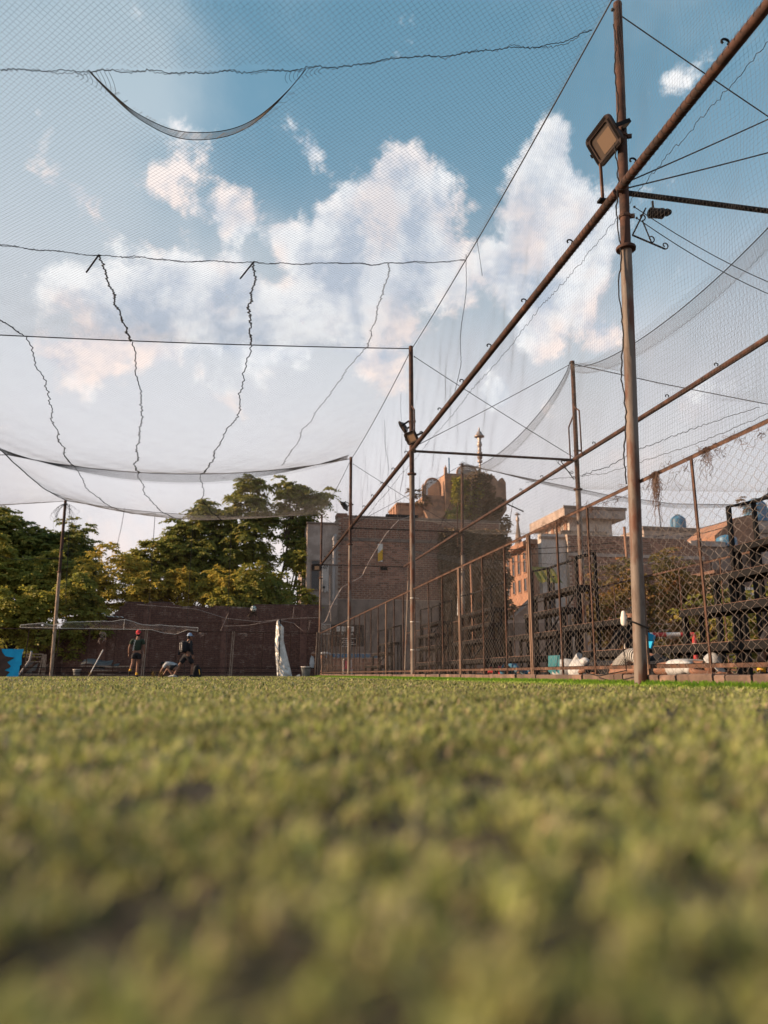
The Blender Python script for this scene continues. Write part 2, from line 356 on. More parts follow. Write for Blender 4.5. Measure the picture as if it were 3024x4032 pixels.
while x < 4.3:
    L = random.uniform(.9, 1.6); x1 = min(x + L, 4.34); MB().b2(x + .006, x1 - .006, 40.86 + random.uniform(-.01, .01), 41.06, -.02, .085 + random.uniform(-.01, .01)).build('kerb_stone', 'kerb', kb2); x = x1

# ================================================================== poles
def ring(mb, x, y, z, r, h): mb.lathe((x, y, z), [(r, -h / 2), (r, h / 2)], 20)
def pole(x, y, label, zf=5.2, top=TOPZ, r=.063, lean=(0, 0), ties=(), bands=(), group='tall pipe poles of the net cage', low='paintpipe'):
    t = thing('net_pole', label, 'pole', (x, y, 0), group)
    lx, ly = lean
    def P(z): return (x + lx * z / top, y + ly * z / top, z)
    MB().tube([P(-.05), P(zf)], r + .008, 20).build('lower_pipe', low, t, True)
    MB().tube([P(zf), P(top * .72), P(top)], [r, r, r * .93], 20).build('upper_pipe', 'rust', t, True)
    mb = MB(); p = P(zf); mb.lathe(p, [(r, -.03), (r + .055, -.025), (r + .06, .0), (r + .055, .012), (r, .018)], 20); mb.build('flange', 'rust', t, True)
    for z in bands:
        mb = MB(); ring(mb, *P(z), r + .012, .035); mb.bar(Vector(P(z)) + Vector((r, -.02, 0)), Vector(P(z)) + Vector((r + .05, -.04, 0)), .03, .05); mb.build('clamp_band', 'rail', t)
    for z in ties:
        mb = MB(); ring(mb, *P(z), r + .012, .02); mb.bar(Vector(P(z)) + Vector((r, -.03, 0)), Vector(P(z)) + Vector((r + .09, -.06, -.005)), .012); mb.build('tie', 'tie', t)
    MB().lathe(P(top), [(r * .98, -.02), (r * .9, .015), (.02, .03)], 16).build('cap', 'rust', t, True)
    return t
pole(4.27, FY[0], 'nearest tall pipe pole by the fence with a big square floodlight', 5.17, 8.72, .060, (.33, 0), bands=(6.72, 5.6))
pole(FX, FY[1], 'second tall pipe pole with three white ties and two floodlights', 5.3, 8.9, ties=(2.02, 1.42, .72), bands=(6.75,))
pole(FX, FY[2], 'third tall pipe pole with white rag tied round it low down', 5.25, 8.9, bands=(6.9,), ties=(1.95,))
pole(FX, FY[3], 'farthest pipe pole at the corner where the two fences meet', 5.2, 8.7, .055)
pole(RX, FY[1], 'pipe pole behind the stands with a rectangular bar frame on each side', 5.1, 8.85, bands=(6.2,), lean=(.1, 0))
pole(RX, FY[2], 'pipe pole behind the stands in front of the ivy covered tower', 5.0, 8.88, bands=(6.9, 4.3), lean=(.15, 0))
pole(RX, FY[3], 'small dark far pole in front of the brown brick house', 5.2, 6.9, .055, (.3, 0))
pole(BX, FY[3], 'leaning dark pole at the far left holding the roof net', 5.2, 8.9, .075, (-.05, 0), group=None, low='oldpost')
for (x_, y_, h_, lb) in ((16.6, 30.1, 6.4, 'thin orange lit pole beyond the stands right of the canopy roof'), (13.0, 41, 6.2, 'thin pole in front of the brick house under the tower')):
    t = thing('thin_pole', lb, 'pole', (x_, y_, 0)); MB().tube([(x_, y_, 0), (x_ - .1, y_, h_)], .06, 12).build('pipe', 'orange', t, True); MB().lathe((x_ - .1, y_, h_), [(.065, 0), (.02, .03)], 10).build('cap', 'rust', t)  # orange sunlight on these poles is put into the pipe colour

# long horizontal pipes
def longpipe(x, y0, y1, label, r=.056):
    t = thing('horizontal_pipe', label, 'pipe', (x, y0, BEAMZ), 'horizontal pipes joining the poles')
    ks = [y0] + [f for f in FY if y0 < f < y1] + [y1]
    for a, b in zip(ks[:-1], ks[1:]): MB().tube([(x, a + .03, BEAMZ), (x, (a + b) / 2, BEAMZ - .02), (x, b - .03, BEAMZ)], r, 18).build('pipe', 'rust', t, True)
    y = y0 + 1.2
    while y < y1:
        if min(abs(y - f) for f in FY) > .4:
            mb = MB(); c = Vector((x - .05, y, BEAMZ + r + .02)); mb.tube([c + Vector((.04 * math.cos(a), 0, .03 * math.sin(a))) for a in np.linspace(-.9, 4, 9)], .012, 6); mb.build('hook', 'black', t, True)
        y += 1.75
    return t
longpipe(FX, 2.5, 40.9, 'long rusty pipe running along the near pole row above the fence')
longpipe(RX, 6.0, 40.9, 'long rusty pipe along the pole row behind the stands')
for i, y in enumerate(FY):
    t = thing('cross_pipe', ['near horizontal cross pipe leaving the frame right of the nearest pole', 'dark cross pipe spanning in front of the metal finial between two poles', 'cross pipe in front of the ivy tower base', 'pale thin cross pipe across the brown brick house'][i], 'pipe', (FX, y, BEAMZ), 'pipes bridging the two pole rows')
    MB().tube([(FX + .05, y, BEAMZ - .02), (RX - .05, y, BEAMZ - .02)], .034, 12).build('pipe', 'rust' if i else 'black', t, True)
    MB().lathe((FX + .09, y, BEAMZ - .02), [(.05, -.02), (.05, .02)], 12, Euler((0, R(90), 0)).to_matrix()).build('collar', 'black', t)
# bar frames beside poles
def barframe(x, y, side, z0, z1, label, w=.03, reach=.36):
    t = thing('bar_frame', label, 'bracket', (x, y, z0), 'flat bar frames welded beside the poles')
    ye = y + side * reach
    MB().bar((x, y + side * .06, z1 + .22), (x, ye, z1), w).build('top_bar', 'rail', t); MB().bar((x, ye, z1), (x, ye, z0), w).build('upright', 'rail', t)
    MB().box((x, ye, z0 + .02), (.12, .09, .03)).build('foot_clamp', 'black', t)
barframe(FX - .05, FY[0], 1, 5.98, 6.66, 'bar frame below the big floodlight on the nearest pole', reach=.3)
barframe(FX, FY[1], -1, 5.98, 6.95, 'bar frame on the second pole behind its floodlights')
barframe(FX, FY[2], -1, 5.98, 6.9, 'bar frame on the third pole')
barframe(RX + .05, FY[1], 1, 5.98, 7.0, 'left hand bar frame on the pole behind the stands')
barframe(RX + .05, FY[1], -1, 5.98, 7.25, 'right hand bar frame on the pole behind the stands')
barframe(RX, FY[2], 1, 5.3, 7.0, 'bar frame beside the pole in front of the ivy tower')
# bracing cables
def wire(label, a, b, r=.009, sag=.03, mt='cable', group='thin bracing cables between the pole rows', name='bracing_cable', n=14):
    a = Vector(a); b = Vector(b); t = thing(name, label, 'cable', tuple(a), group)
    MB().tube([a.lerp(b, k / n) - Vector((0, 0, sag * 4 * (k / n) * (1 - k / n))) for k in range(n + 1)], r, 6).build('cable_strand', mt, t, True)
    MB().ball(a, r * 2.6, 6, 4).build('knot', mt, t)
w_ = ['nearest pole', 'second pole', 'third pole']
for i in range(3):
    y = FY[i]
    wire('cable falling from the top of the %s towards the stands' % w_[i], (FX + .1, y, 8.62), (RX, y, BEAMZ + .05))
    wire('cable climbing from the pipe joint of the %s to the back row' % w_[i], (FX + .1, y, BEAMZ + .12), (RX, y, 8.75))
wire('second cable fanning up from the pipe joint of the nearest pole', (FX + .12, FY[0], BEAMZ + .05), (RX + .1, FY[0] + .1, 7.9))
wire('slack upper wire below the cross pipe at the nearest pole', (FX + .2, FY[0], 5.75), (RX + .3, FY[0] + 1.5, 5.55), .006, .25)
wire('slack lower wire below the cross pipe at the nearest pole', (FX + .22, FY[0], 5.6), (RX + .3, FY[0] + 1.7, 5.5), .006, .25)
wire('top cable linking the two far corner poles', (FX, FY[3], 8.6), (RX, FY[3], 6.0), .008)
# top edge cable along pole row
for k in range(4):
    ys = [2.0] + FY; a = (FX + (.12 if ys[k] == FY[0] else 0), ys[k], 8.8); b = (FX, ys[k + 1], 8.8)
    wire(['edge cable of the roof net this side of the nearest pole', 'edge cable of the roof net from first to second pole', 'edge cable of the roof net from second to third pole', 'edge cable of the roof net from third pole to the corner'][k], a, b, .011, .12, group='edge cables of the roof net', name='edge_cable')

# ================================================================== nets
YK = [-3.0, 7.66, 19.0, 30.1, 40.9]; CAB = [(8.5, 8.4, .2), (8.62, 8.3, .25), (8.85, 8.25, .08), (8.85, 8.3, .72), (8.72, 8.9, .40)]; SAG = [.5, .55, .75, .85]
def cablez(j, X):
    r, l, s = CAB[j]; t = (FX - X) / 13.27; t2 = np.where(t > 1, (t - 1) % 1, t); rr = np.where(t > 1, l, r); ll = np.where(t > 1, r, l)
    return rr + (ll - rr) * t2 - s * 4 * t2 * (1 - t2)
def roofz(X, Y):
    X = np.asarray(X, float); Y = np.asarray(Y, float); z = np.zeros(np.broadcast(X, Y).shape)
    for j in range(4):
        t = (Y - YK[j]) / (YK[j + 1] - YK[j]); m = (t >= 0) & (t <= 1) if j else (t <= 1); tc = np.clip(t, 0, 1); s = np.clip(np.abs((FX - X) / 13.27) % 1, 0, 1)
        z = np.where(m, cablez(j, X) * (1 - tc) + cablez(j + 1, X) * tc - SAG[j] * 4 * tc * (1 - tc) * (.25 + .75 * 4 * s * (1 - s)), z)
    return z + .03 * smooth_noise(X * .9, Y * .9, 2.)
def diag_lines(x0, x1, y0, y1, sp, n):
    """two families of 45 degree lines clipped to a rectangle -> (N, n, 2)"""
    out = []; st = sp * math.sqrt(2)
    for sgn in (1, -1):
        for c in np.arange((y0 - x1) if sgn > 0 else (y0 + x0), (y1 - x0) if sgn > 0 else (y1 + x1), st):
            xs = [x0, x1]; ya = sgn * x0 + c; yb = sgn * x1 + c
            lo, hi = x0, x1
            for yb_, in ((y0,), (y1,)): pass
            xa = (y0 - c) * sgn; xb = (y1 - c) * sgn; lo = max(x0, min(xa, xb)); hi = min(x1, max(xa, xb))
            if hi - lo < .05: continue
            t = np.linspace(lo, hi, n); out.append(np.stack([t, sgn * t + c], 1))
    return np.array(out)
def hole_cut(P):
    """true where the roof net is torn open near the first cross cable"""
    x = (P[..., 0] + .78) / 1.42; yf = 9.28 + (P[..., 0] + 2.1) * -.135
    return (np.abs(x) < 1) & (P[..., 1] > yf - .03) & (P[..., 1] < yf + 1.22 * (1 - np.abs(x) ** 2.1))
def split_runs(P, cut):
    """keep only the pieces of each polyline outside the cut"""
    whole = P[~cut.any(1)]; parts = []
    for k in np.where(cut.any(1))[0]:
        m = ~cut[k]; i = 0
        while i < len(m):
            if m[i]:
                j = i
                while j + 1 < len(m) and m[j + 1]: j += 1
                if j - i >= 2: parts.append(P[k, i:j + 1][None])
                i = j + 1
            else: i += 1
    return [whole] + parts
CORD = .0014
bays = [(1, 7.66, 9.3, 'bay'), ]
def roof_net(y0, y1, x0, x1, sp, n, label, cut=False, mt='cord'):
    t = thing('roof_net', label, 'net', (x1, y0, 8), 'roof nets over the court')
    L = diag_lines(x0, x1, y0, y1, sp, n); P = np.concatenate([L, roofz(L[..., 0], L[..., 1])[..., None]], 2)
    cords('netting', split_runs(P, hole_cut(P)) if cut else P, CORD, mt, t)
    return t
rn0 = roof_net(3.0, 8.15, BX, FX, .062, 24, 'roof net overhead nearest the camera')
rn1 = roof_net(8.15, 19.0, BX, FX, .062, 90, 'roof net with a torn crescent opening', True)
rn2 = roof_net(19.0, 30.1, BX, FX, .068, 26, 'roof net between the second and third poles', mt='cordpale')
rn3 = roof_net(30.1, 40.9, BX, FX, .075, 26, 'roof net in front of the trees between third pole and corner', mt='cordpale')
rn4 = roof_net(19.0, 40.9, -15, BX, .09, 30, 'roof net over the neighbouring lane at the far left', mt='cordpale')
def seam(net, pts, r, mt, zig, n, name='seam_cord', drop=.0, z=None):
    q = resample(pts, n); k = np.arange(n); off = zig * (np.where(k % 2, 1, -1) * RNG.uniform(.1, .8, n) + 1.3 * np.convolve(RNG.normal(0, 1, n + 6), np.ones(7) / 7, 'valid') + 1.5 * smooth_noise(k * .13, k * .05, n * .1))
    tang = np.gradient(q[:, :2], axis=0); nrm = np.stack([-tang[:, 1], tang[:, 0]], 1); nrm /= np.linalg.norm(nrm, axis=1, keepdims=True) + 1e-9
    q2 = q[:, :2] + nrm * off[:, None]; zz = roofz(q2[:, 0], q2[:, 1]) - .01 - drop if z is None else q[:, 2]
    cords(name, np.concatenate([q2, zz[:, None]], 1)[None], r, mt, net, 5, kind=None)
A_ = [(-5.58, 13.7), (-5.58, 17.5), (-5.43, 19.0), (-5.33, 20.9), (-6.24, 28.8), (-6.33, 30.1)]; B_ = [(-2.78, 13.7), (-2.79, 15.6), (-2.89, 19.0), (-2.84, 21.2), (-3.2, 24.0), (-3.77, 27.5), (-3.95, 30.1)]
C_ = [(.07, 13.7), (.04, 15.8), (.09, 19.0), (-.04, 20.5), (-.16, 22.2), (-.7, 24.2), (-1.6, 30.1)]; D_ = [(2.78, 13.8), (3.02, 16.7), (3.2, 18.9), (2.64, 20.7), (1.96, 23.8), (1.51, 28.6)]
def clipy(L, a, b):
    q = resample(L, 400); return q[(q[:, 1] >= a) & (q[:, 1] <= b)]
for L, r, mt in ((A_, .013, 'ropedark'), (B_, .014, 'ropedark'), (C_, .014, 'ropedark'), (D_, .008, 'cord')):
    seam(rn1, clipy(L, 13.6, 19.0), r, mt, .035, 90); seam(rn2, clipy(L, 19.0, 30.1), r, mt, .045, 110)
for L in ([(-6.33, 30.1), (-6.3, 32.5), (-5.74, 35.6), (-4.9, 39.5), (-4.4, 40.9)], [(-3.95, 30.1), (-3.98, 31.7), (-3.26, 35.5), (-2.6, 39.5), (-2.4, 40.9)], [(-1.6, 30.1), (-1.56, 32.4), (-.9, 37), (-.4, 40.9)]): seam(rn3, L, .014, 'ropedark', .05, 90)
E_ = [(BX, 13.6), (-4.49, 13.65), (-2.78, 13.72), (.07, 13.68), (2.77, 13.83), (4.40, 13.9)]; F_ = [(BX, 10.0), (-3.35, 9.45), (-2.11, 9.28), (.56, 8.92), (2.32, 8.57), (4.02, 8.22), (4.4, 8.0)]
for k in range(2): seam(rn1, E_, .006, 'ropedark', .03, 420)
seam(rn1, F_, .005, 'ropedark', .02, 420); seam(rn1, F_, .004, 'cord', .03, 420)
for j, net in ((2, rn2), (3, rn3), (4, rn3)):
    y = YK[j]; xs = np.linspace(FX, -15, 60)
    cords('edge_rope', np.stack([xs, np.full(60, y), cablez(j, xs)], 1)[None], .014 if j < 4 else .012, 'ropedark', net, 6, None)
ys = np.linspace(19, 40.9, 50); cords('edge_rope', np.stack([np.full(50, BX), ys, roofz(np.full(50, BX + .01), ys) + .02], 1)[None], .022, 'ropedark', rn3, 6, None)
# bunched lower lip of the torn opening
u = np.linspace(-1, 1, 60); hx = -.78 + 1.42 * u; hy = 9.28 + (hx + 2.1) * -.135 + 1.22 * (1 - np.abs(u) ** 2.1); lip = []
for k in range(14):
    f = k / 13; wd = (1 - np.abs(u + .12) ** 1.7).clip(0) * .42
    lip.append(np.stack([hx, hy - wd * f * .75, roofz(hx, hy) - wd * f * .28 - .01], 1))
cords('torn_lip', np.array(lip), .0016, 'cordmid', rn1); cords('torn_edge', np.array([lip[0], lip[-1]]), .0055, 'ropedark', rn1, 5, None)
xs_ = []
for k in range(90):
    a = RNG.uniform(-.9, .9); x = -.78 + 1.42 * a; yb = 9.28 + (x + 2.1) * -.135 + 1.22 * (1 - abs(a) ** 2.1); w = (1 - abs(a + .12) ** 1.7) * .42; xx = np.linspace(0, 1, 5); 
    if w > 0: xs_.append(np.stack([x + .12 * xx, yb - w * xx * .75, roofz(x, yb) - w * xx * .28 - .01], 1))
cords('torn_mesh', np.array(xs_), .0014, 'cordmid', rn1)
loose = []
for sx, q in ((-2.2, 1), (.66, -1)):
    for k in range(9):
        x = sx + q * .055 * k - q * .2; yf = 9.28 + (x + 2.1) * -.135; L = .1 + .03 * k * (q > 0) + .02 * k; v = np.linspace(0, 1, 8)
        loose.append(np.stack([x + q * .05 * np.sin(v * 3), yf + L * v, roofz(x, yf) - .02 * np.sin(v * 3.14)], 1))
cords('loose_strand', np.array(loose), .0028, 'ropedark', rn1)
# folded hem hanging below the third cross cable
hem = []; xs = np.linspace(FX - .2, BX, 60); dd = .55 * np.sin(np.pi * ((FX - xs) / 13.27).clip(0, 1)) ** .8
for k in range(11): hem.append(np.stack([xs, np.full(60, 30.1 - .09 * k), cablez(3, xs) - dd * k / 10 + .0 * xs], 1))
cords('hem', np.array(hem), .0065, 'cord', rn2)
hv = []
for x in np.arange(BX, FX - .3, .05):
    d_ = .55 * np.sin(np.pi * (FX - x) / 13.27) ** .8; v = np.linspace(0, 1, 4); hv.append(np.stack([x + .1 * v, 30.1 - .54 * v, cablez(3, x) - d_ * v], 1))
cords('hem_mesh', np.array(hv), .0050, 'cord', rn2)
# roof net tails
for (x, y) in ((-2.78, 13.7), (.07, 13.68)):
    cords('rope_tail', np.array([[(x, y, roofz(x, y)), (x - .1, y + .1, roofz(x, y) - .1), (x - .25, y + .25, roofz(x, y) - .25)]], float), .016, 'ropedark', rn1, 6, None)

# side nets (square mesh) hanging in the two pole rows
def side_net(X0, y0, y1, topf, bot, sp, label, seed, sgn=1, group='side nets along the stands', wav=.13, r=.0009):
    t = thing('side_net', label, 'net', (X0, y0, bot), group)
    def pos(u, v):  # u along Y, v 0..1 up
        tz = topf(u); zz = bot + v * (tz - bot); zz = zz + .10 * np.sin(v * np.pi) * smooth_noise(u * .8, zz * .5, seed + 3)
        bel = np.sin(np.pi * np.clip((u - y0) / (y1 - y0), 0, 1)) * np.sin(np.pi * v)
        return np.stack([X0 + .035 + sgn * (wav * smooth_noise(u * .9, zz * .8, seed) * np.sin(v * np.pi) + .12 * bel), u + .05 * smooth_noise(u * 1.3, zz * 1.1, seed + 5), zz], -1)
    us = np.arange(y0, y1, sp); v = np.linspace(0, 1, 22); U, V_ = np.meshgrid(us, v, indexing='ij'); vert = pos(U, V_)
    hs = np.linspace(0, 1, int((8.6 - bot) / sp)); uu = np.linspace(y0, y1, int((y1 - y0) * 3)); V2, U2 = np.meshgrid(hs, uu, indexing='ij'); hor = pos(U2, V2)
    cords('netting', [vert, hor], r if y0 < 18 else r * .72, 'cordmid', t); return t, pos
def flat(z): return lambda u: np.full(np.shape(u), z)
def sagtop(z, s): return lambda u: z - s * np.sin(np.pi * (np.asarray(u) % 11.2) / 11.2) * .3
sn, pos1 = side_net(FX, 1.8, 19.0, flat(8.75), 2.3, .052, 'side net above the fence between the nearest and second poles', 1.0)
sn2, pos2 = side_net(FX, 19.0, 30.1, flat(8.8), 2.3, .06, 'side net above the fence between second and third poles', 2.0)
sn3, pos3 = side_net(FX, 30.1, 40.9, flat(8.75), 2.3, .07, 'side net above the fence next to the far corner', 3.0)
def row2top(a, b, lo, p=.65):
    def f(u):
        t = np.clip((np.asarray(u, float) - a) / (b - a), 0, 1); return 8.85 - (8.85 - lo) * (4 * t * (1 - t)) ** p
    return f
r1, p_ = side_net(RX, 6.0, 19.0, row2top(8.0, 19.0, 7.75), 2.3, .058, 'back row net at the right edge behind the near stand', 4.0)
r2, p_ = side_net(RX, 19.0, 30.1, row2top(19.0, 30.1, 7.9), 2.3, .066, 'back row net with a deep curved top left of the bar frame pole', 5.0)
r3, p_ = side_net(RX, 30.1, 40.9, row2top(29.0, 46.0, 6.2, 1.0), 2.3, .075, 'back row net drooping in front of the ivy tower', 6.0)
for net, f, a, b in ((r1, row2top(8.0, 19.0, 7.75), 6.0, 19.0), (r2, row2top(19.0, 30.1, 7.9), 19.0, 30.1)):
    u = np.linspace(a, b, 60); wd_ = .42 * (.4 + .6 * np.sin(np.pi * (u - a) / (b - a))); cords('hem', np.array([np.stack([np.full(60, RX + .05), u, f(u) - wd_ * k / 9], 1) for k in range(10)]), .0018, 'cordmid', net)
    uu = np.arange(a + .1, b - .3, .055); cords('hem_mesh', np.array([np.stack([np.full(4, RX + .05), x + .2 * np.linspace(0, 1, 4), f(x + .2 * np.linspace(0, 1, 4)) - .4 * (.4 + .6 * math.sin(math.pi * (x - a) / (b - a))) * np.linspace(0, 1, 4)], 1) for x in uu]), .0016, 'cordmid', net)
for net, f, a, b in ((r1, row2top(8.0, 19.0, 7.75), 6.0, 19.0), (r2, row2top(19.0, 30.1, 7.9), 19.0, 30.1), (r3, row2top(29.0, 46.0, 6.2, 1.0), 30.1, 40.9)):
    u = np.linspace(a, b, 50); cords('top_rope', np.stack([np.full(50, RX + .03), u, f(u)], 1)[None], .010, 'ropedark', net, 5, None)
    u = np.linspace(a, b, 160); zz = f(u) - .38 * (.4 + .6 * np.sin(np.pi * (u - a) / (b - a))); cords('hem_seam', np.stack([np.full(160, RX + .03) + .03 * (-1.) ** np.arange(160) * 0, u, zz + .018 * (-1.) ** np.arange(160)], 1)[None], .004, 'cord', net, 3, None)
# lacing of the side net round the long pipe, and the ragged cord below it
for net, a, b in ((sn, 2.6, 19.0), (sn2, 19.0, 30.1), (sn3, 30.1, 40.9)):
    lac = []
    for y in np.arange(a, b, .09):
        an = np.linspace(-.6, 3.4, 7); lac.append(np.stack([FX + .061 * np.cos(an + math.pi / 2 + 1.2), np.full(7, y) + .02 * np.sin(an * 2), BEAMZ - .01 + .061 * np.sin(an + math.pi / 2 + 1.2)], 1))
    cords('lacing', np.array(lac), .003, 'ropepale' if False else 'cord', net)
    n = int((b - a) * 22); u = np.linspace(a, b, n); cords('ragged_cord', np.stack([np.full(n, FX + .1), u, BEAMZ - .17 - .06 * np.abs(np.sin(u * .9)) + RNG.uniform(-.03, .03, n)], 1)[None], .004, 'ropedark', net, 3, None)
for yy, zs, dr in ((30.1, [(9.05, 8.85), (12.4, 8.35), (15.9, 7.8), (18.9, 7.55), (24, 7.7)], .34), (40.9, [(9.05, 6.9), (13, 6.5), (18, 6.3), (24, 6.6)], .6)):
    q = resample(zs, 60); st = []
    for k in range(9): st.append(np.stack([q[:, 0], np.full(60, yy - .06 * k), q[:, 1] - dr * k / 8 * np.sin(np.linspace(0, np.pi, 60)) ** .6], 1))
    BANDS = globals().setdefault('BANDS', []); BANDS.append(np.array(st))
# vertical seams of the side net
def vseam(net, pos, pts, r=.006, mt='ropedark', n=80):
    q = resample(pts, n); p = pos(q[:, 0] + .02 * (-1.) ** np.arange(n) * RNG.uniform(.2, 1, n), q[:, 1]); p[:, 0] -= .01; cords('seam_cord', p[None], r, mt, net, 4, None)
vseam(sn, pos1, [(13.9, 1.0), (14.6, .66), (15.0, .58)]); vseam(sn, pos1, [(13.2, .99), (13.1, .85)], .005, 'ropedark', 30)
hr = thing('hanging_rope', 'frayed dark rope hanging down the left side of the nearest pole', 'rope', (4.3, 7.6, 8)); q = resample([(4.50, 7.62, 8.35), (4.47, 7.6, 7.4), (4.38, 7.6, 6.2), (4.36, 7.62, 5.2), (4.28, 7.6, 3.6), (4.23, 7.6, 2.2)], 110); q[:, 0] += RNG.uniform(-.012, .012, 110) + .02 * np.sin(np.arange(110) * .35); cords('strand', q[None], .009, 'ropedark', hr, 4, None)
vseam(sn2, pos2, [(20.6, .9), (20.7, .5), (20.5, .2)], .004); vseam(sn2, pos2, [(23.0, .9), (22.8, .3)], .004)
q = resample([(1.8, .17), (6, .24), (10, .33), (14, .42), (18.9, .40)], 200)
for net, pos, L in ((r1, p_, None),): pass
# far end net above the back fence
bn = thing('end_net', 'fine net closing the far end above the back fence', 'net', (-2, 40.9, 2.3))
def posb(x, v):
    zt = cablez(4, x); z = 2.3 + v * (zt - 2.3); return np.stack([x, 40.85 - .22 * np.sin(np.pi * v) * (.5 + .5 * smooth_noise(x * .7, z * .5, 4)), z], -1)
xs = np.arange(BX, FX, .09); v = np.linspace(0, 1, 14); X_, V_ = np.meshgrid(xs, v, indexing='ij'); vv = np.linspace(0, 1, 70); xx = np.linspace(BX, FX, 30); V2, X2 = np.meshgrid(vv, xx, indexing='ij')
cords('netting', [posb(X_, V_), posb(X2, V2)], .0010, 'cordmid', bn)
def bseam(pts, r, mt, n=70): 
    q = resample(pts, n); p = np.stack([q[:, 0] + .02 * (-1.) ** np.arange(n), np.full(n, 40.6), q[:, 1]], 1); cords('seam_cord', p[None], r, mt, bn, 4, None)
bseam([(-5.9, 8.6), (-6.0, 7.6), (-6.2, 6.2)], .014, 'ropedark'); bseam([(-5.0, 3.6), (-2, 3.4), (-.5, 2.95), (1.2, 2.8), (2.9, 3.0), (4.3, 3.05)], .011, 'ropepale', 120)
bseam([(-.4, 3.2), (-.75, 2.3)], .013, 'ropepale', 40); bseam([(-.6, 2.55), (.6, 2.6), (2.2, 2.9), (3.0, 2.75), (3.5, 2.35)], .011, 'ropepale', 90); bseam([(2.95, 3.05), (3.0, 3.6)], .012, 'ropepale', 30); bseam([(3.8, 2.4), (3.85, 2.9)], .010, 'ropepale', 20)
# net roof beyond the stands on the right
rr = thing('roof_net', 'roof net of the neighbouring court beyond the stands at right', 'net', (RX, 19, 8), 'roof nets over the court')
def roof2(X, Y):
    t = ((Y - 19) / 11.1) % 1; b = 8.75 - .3 * (np.minimum(X - RX, 12) / 3.0).clip(0, 1.5) * 2 + .03 * (X - RX); e = row2top(0, 1, 7.9)(t) * 0 + 8.85 - .9 * (4 * t * (1 - t)) ** .65
    s = ((X - RX) / 3.0).clip(0, 1); return e * (1 - s) + (b - .5 * 4 * t * (1 - t)) * s
L = diag_lines(RX, 24, 19.0, 30.1, .085, 30); P1 = np.concatenate([L, roof2(L[..., 0], L[..., 1])[..., None]], 2)
L = diag_lines(RX, 22, 9.0, 19.0, .075, 30); P2 = np.concatenate([L, roof2(L[..., 0], L[..., 1])[..., None]], 2)
L = diag_lines(RX, 26, 30.1, 41, .10, 26); P3 = np.concatenate([L, roof2(L[..., 0], L[..., 1])[..., None]], 2)
cords('netting', [P1], .0011, 'cordpale', rr); cords('netting', [P2], .0013, 'cordmid', rr); cords('netting', [P3], .0012, 'cordpale', rr)
for b_ in BANDS: cords('hem', b_, .0055, 'cordpale', rr)
for yy, zs in ((19.0, [(9.05, 8.8), (11.86, 8.4), (15.3, 8.0), (20, 7.8)]), (30.1, [(9.05, 8.85), (12.4, 8.35), (15.9, 7.8), (18.9, 7.55), (24, 7.7)]), (40.9, [(9.05, 6.9), (13, 6.5), (18, 6.3), (24, 6.6)])):
    q = resample(zs, 40); cords('edge_rope', np.stack([q[:, 0], np.full(40, yy), q[:, 1]], 1)[None], .013, 'ropedark', rr, 5, None)
for L, yy in (([(9.4, 19.3, 5.6), (10.6, 20, 6.1), (12, 20.5, 6.9), (13.8, 20.2, 7.6), (15.2, 19.2, 8.0)], 0), ([(10.0, 29, 4.8), (12, 28.5, 5.9), (14, 28, 6.8), (15.6, 28, 7.3)], 0), ([(12, 30, 8.2), (13.6, 26, 7.6), (15, 22, 7.7), (16, 19.2, 8.0)], 0)):
    q = resample(L, 90); q[:, 2] += RNG.uniform(-.035, .035, 90); cords('seam_cord', q[None], .011, 'ropedark', rr, 4, None)

# ================================================================== chain link fences
def chain_panel(org, axis, y0, y1, z0, z1, w, rh, seed, bulge=.05, ragged=0.0):
    """zig-zag wires of a chain link panel; axis 'y' or 'x' runs along the fence"""
    N = int((y1 - y0) / w); rows = int((z1 - z0) / rh); out = []
    i = np.arange(N)[:, None]; j = np.arange(rows + 1)[None, :]
    s = y0 + (i + (((i + j) % 2) * 1.0)) * w; z = z0 + j * rh + 0 * i
    f = ((z - z0) / (z1 - z0))
    s = s + .022 * smooth_noise(s * 2.2, z * 2.6, seed) + RNG.normal(0, .003, s.shape); z2 = z + .024 * smooth_noise(s * 1.9, z * 2.1, seed + 2) + RNG.normal(0, .003, s.shape)
    d = .012 * (((i + j) % 2) * 2 - 1) * .35 + bulge * smooth_noise(s * .8, z * 1.0, seed + 4) * np.sin(np.pi * f) - bulge * .9 * np.exp(-((f - .1) / .12) ** 2)
    a = np.full(s.shape, org) + d
    P = np.stack([a, s, z2], -1) if axis == 'y' else np.stack([s, a, z2], -1)
    return P
def lbar(mb, p, q, w, th, dirs):
    """angle iron: two plates along p-q"""
    p = Vector(p); q = Vector(q); a, b = Vector(dirs[0]), Vector(dirs[1])
    for u, v in ((a, b), (b, a)):
        c = [p, p + u * w, p + u * w + v * th, p + v * th]; d_ = [x + (q - p) for x in c]
        mb.add(c + d_, [(0, 3, 2, 1), (4, 5, 6, 7), (0, 1, 5, 4), (1, 2, 6, 5), (2, 3, 7, 6), (3, 0, 4, 7)])
    return mb
RPOSTS = [3.0, 4.2, 5.4, 6.63, 7.78, 9.02, 10.0, 11.08, 12.2, 13.4, 14.87, 16.2, 17.4, 18.85, 20.2, 21.4, 22.6, 23.9, 25.2, 26.4, 27.6, 28.9, 30.0, 31.4, 32.8, 34.2, 35.5, 36.9, 38.2, 39.6, 40.75]
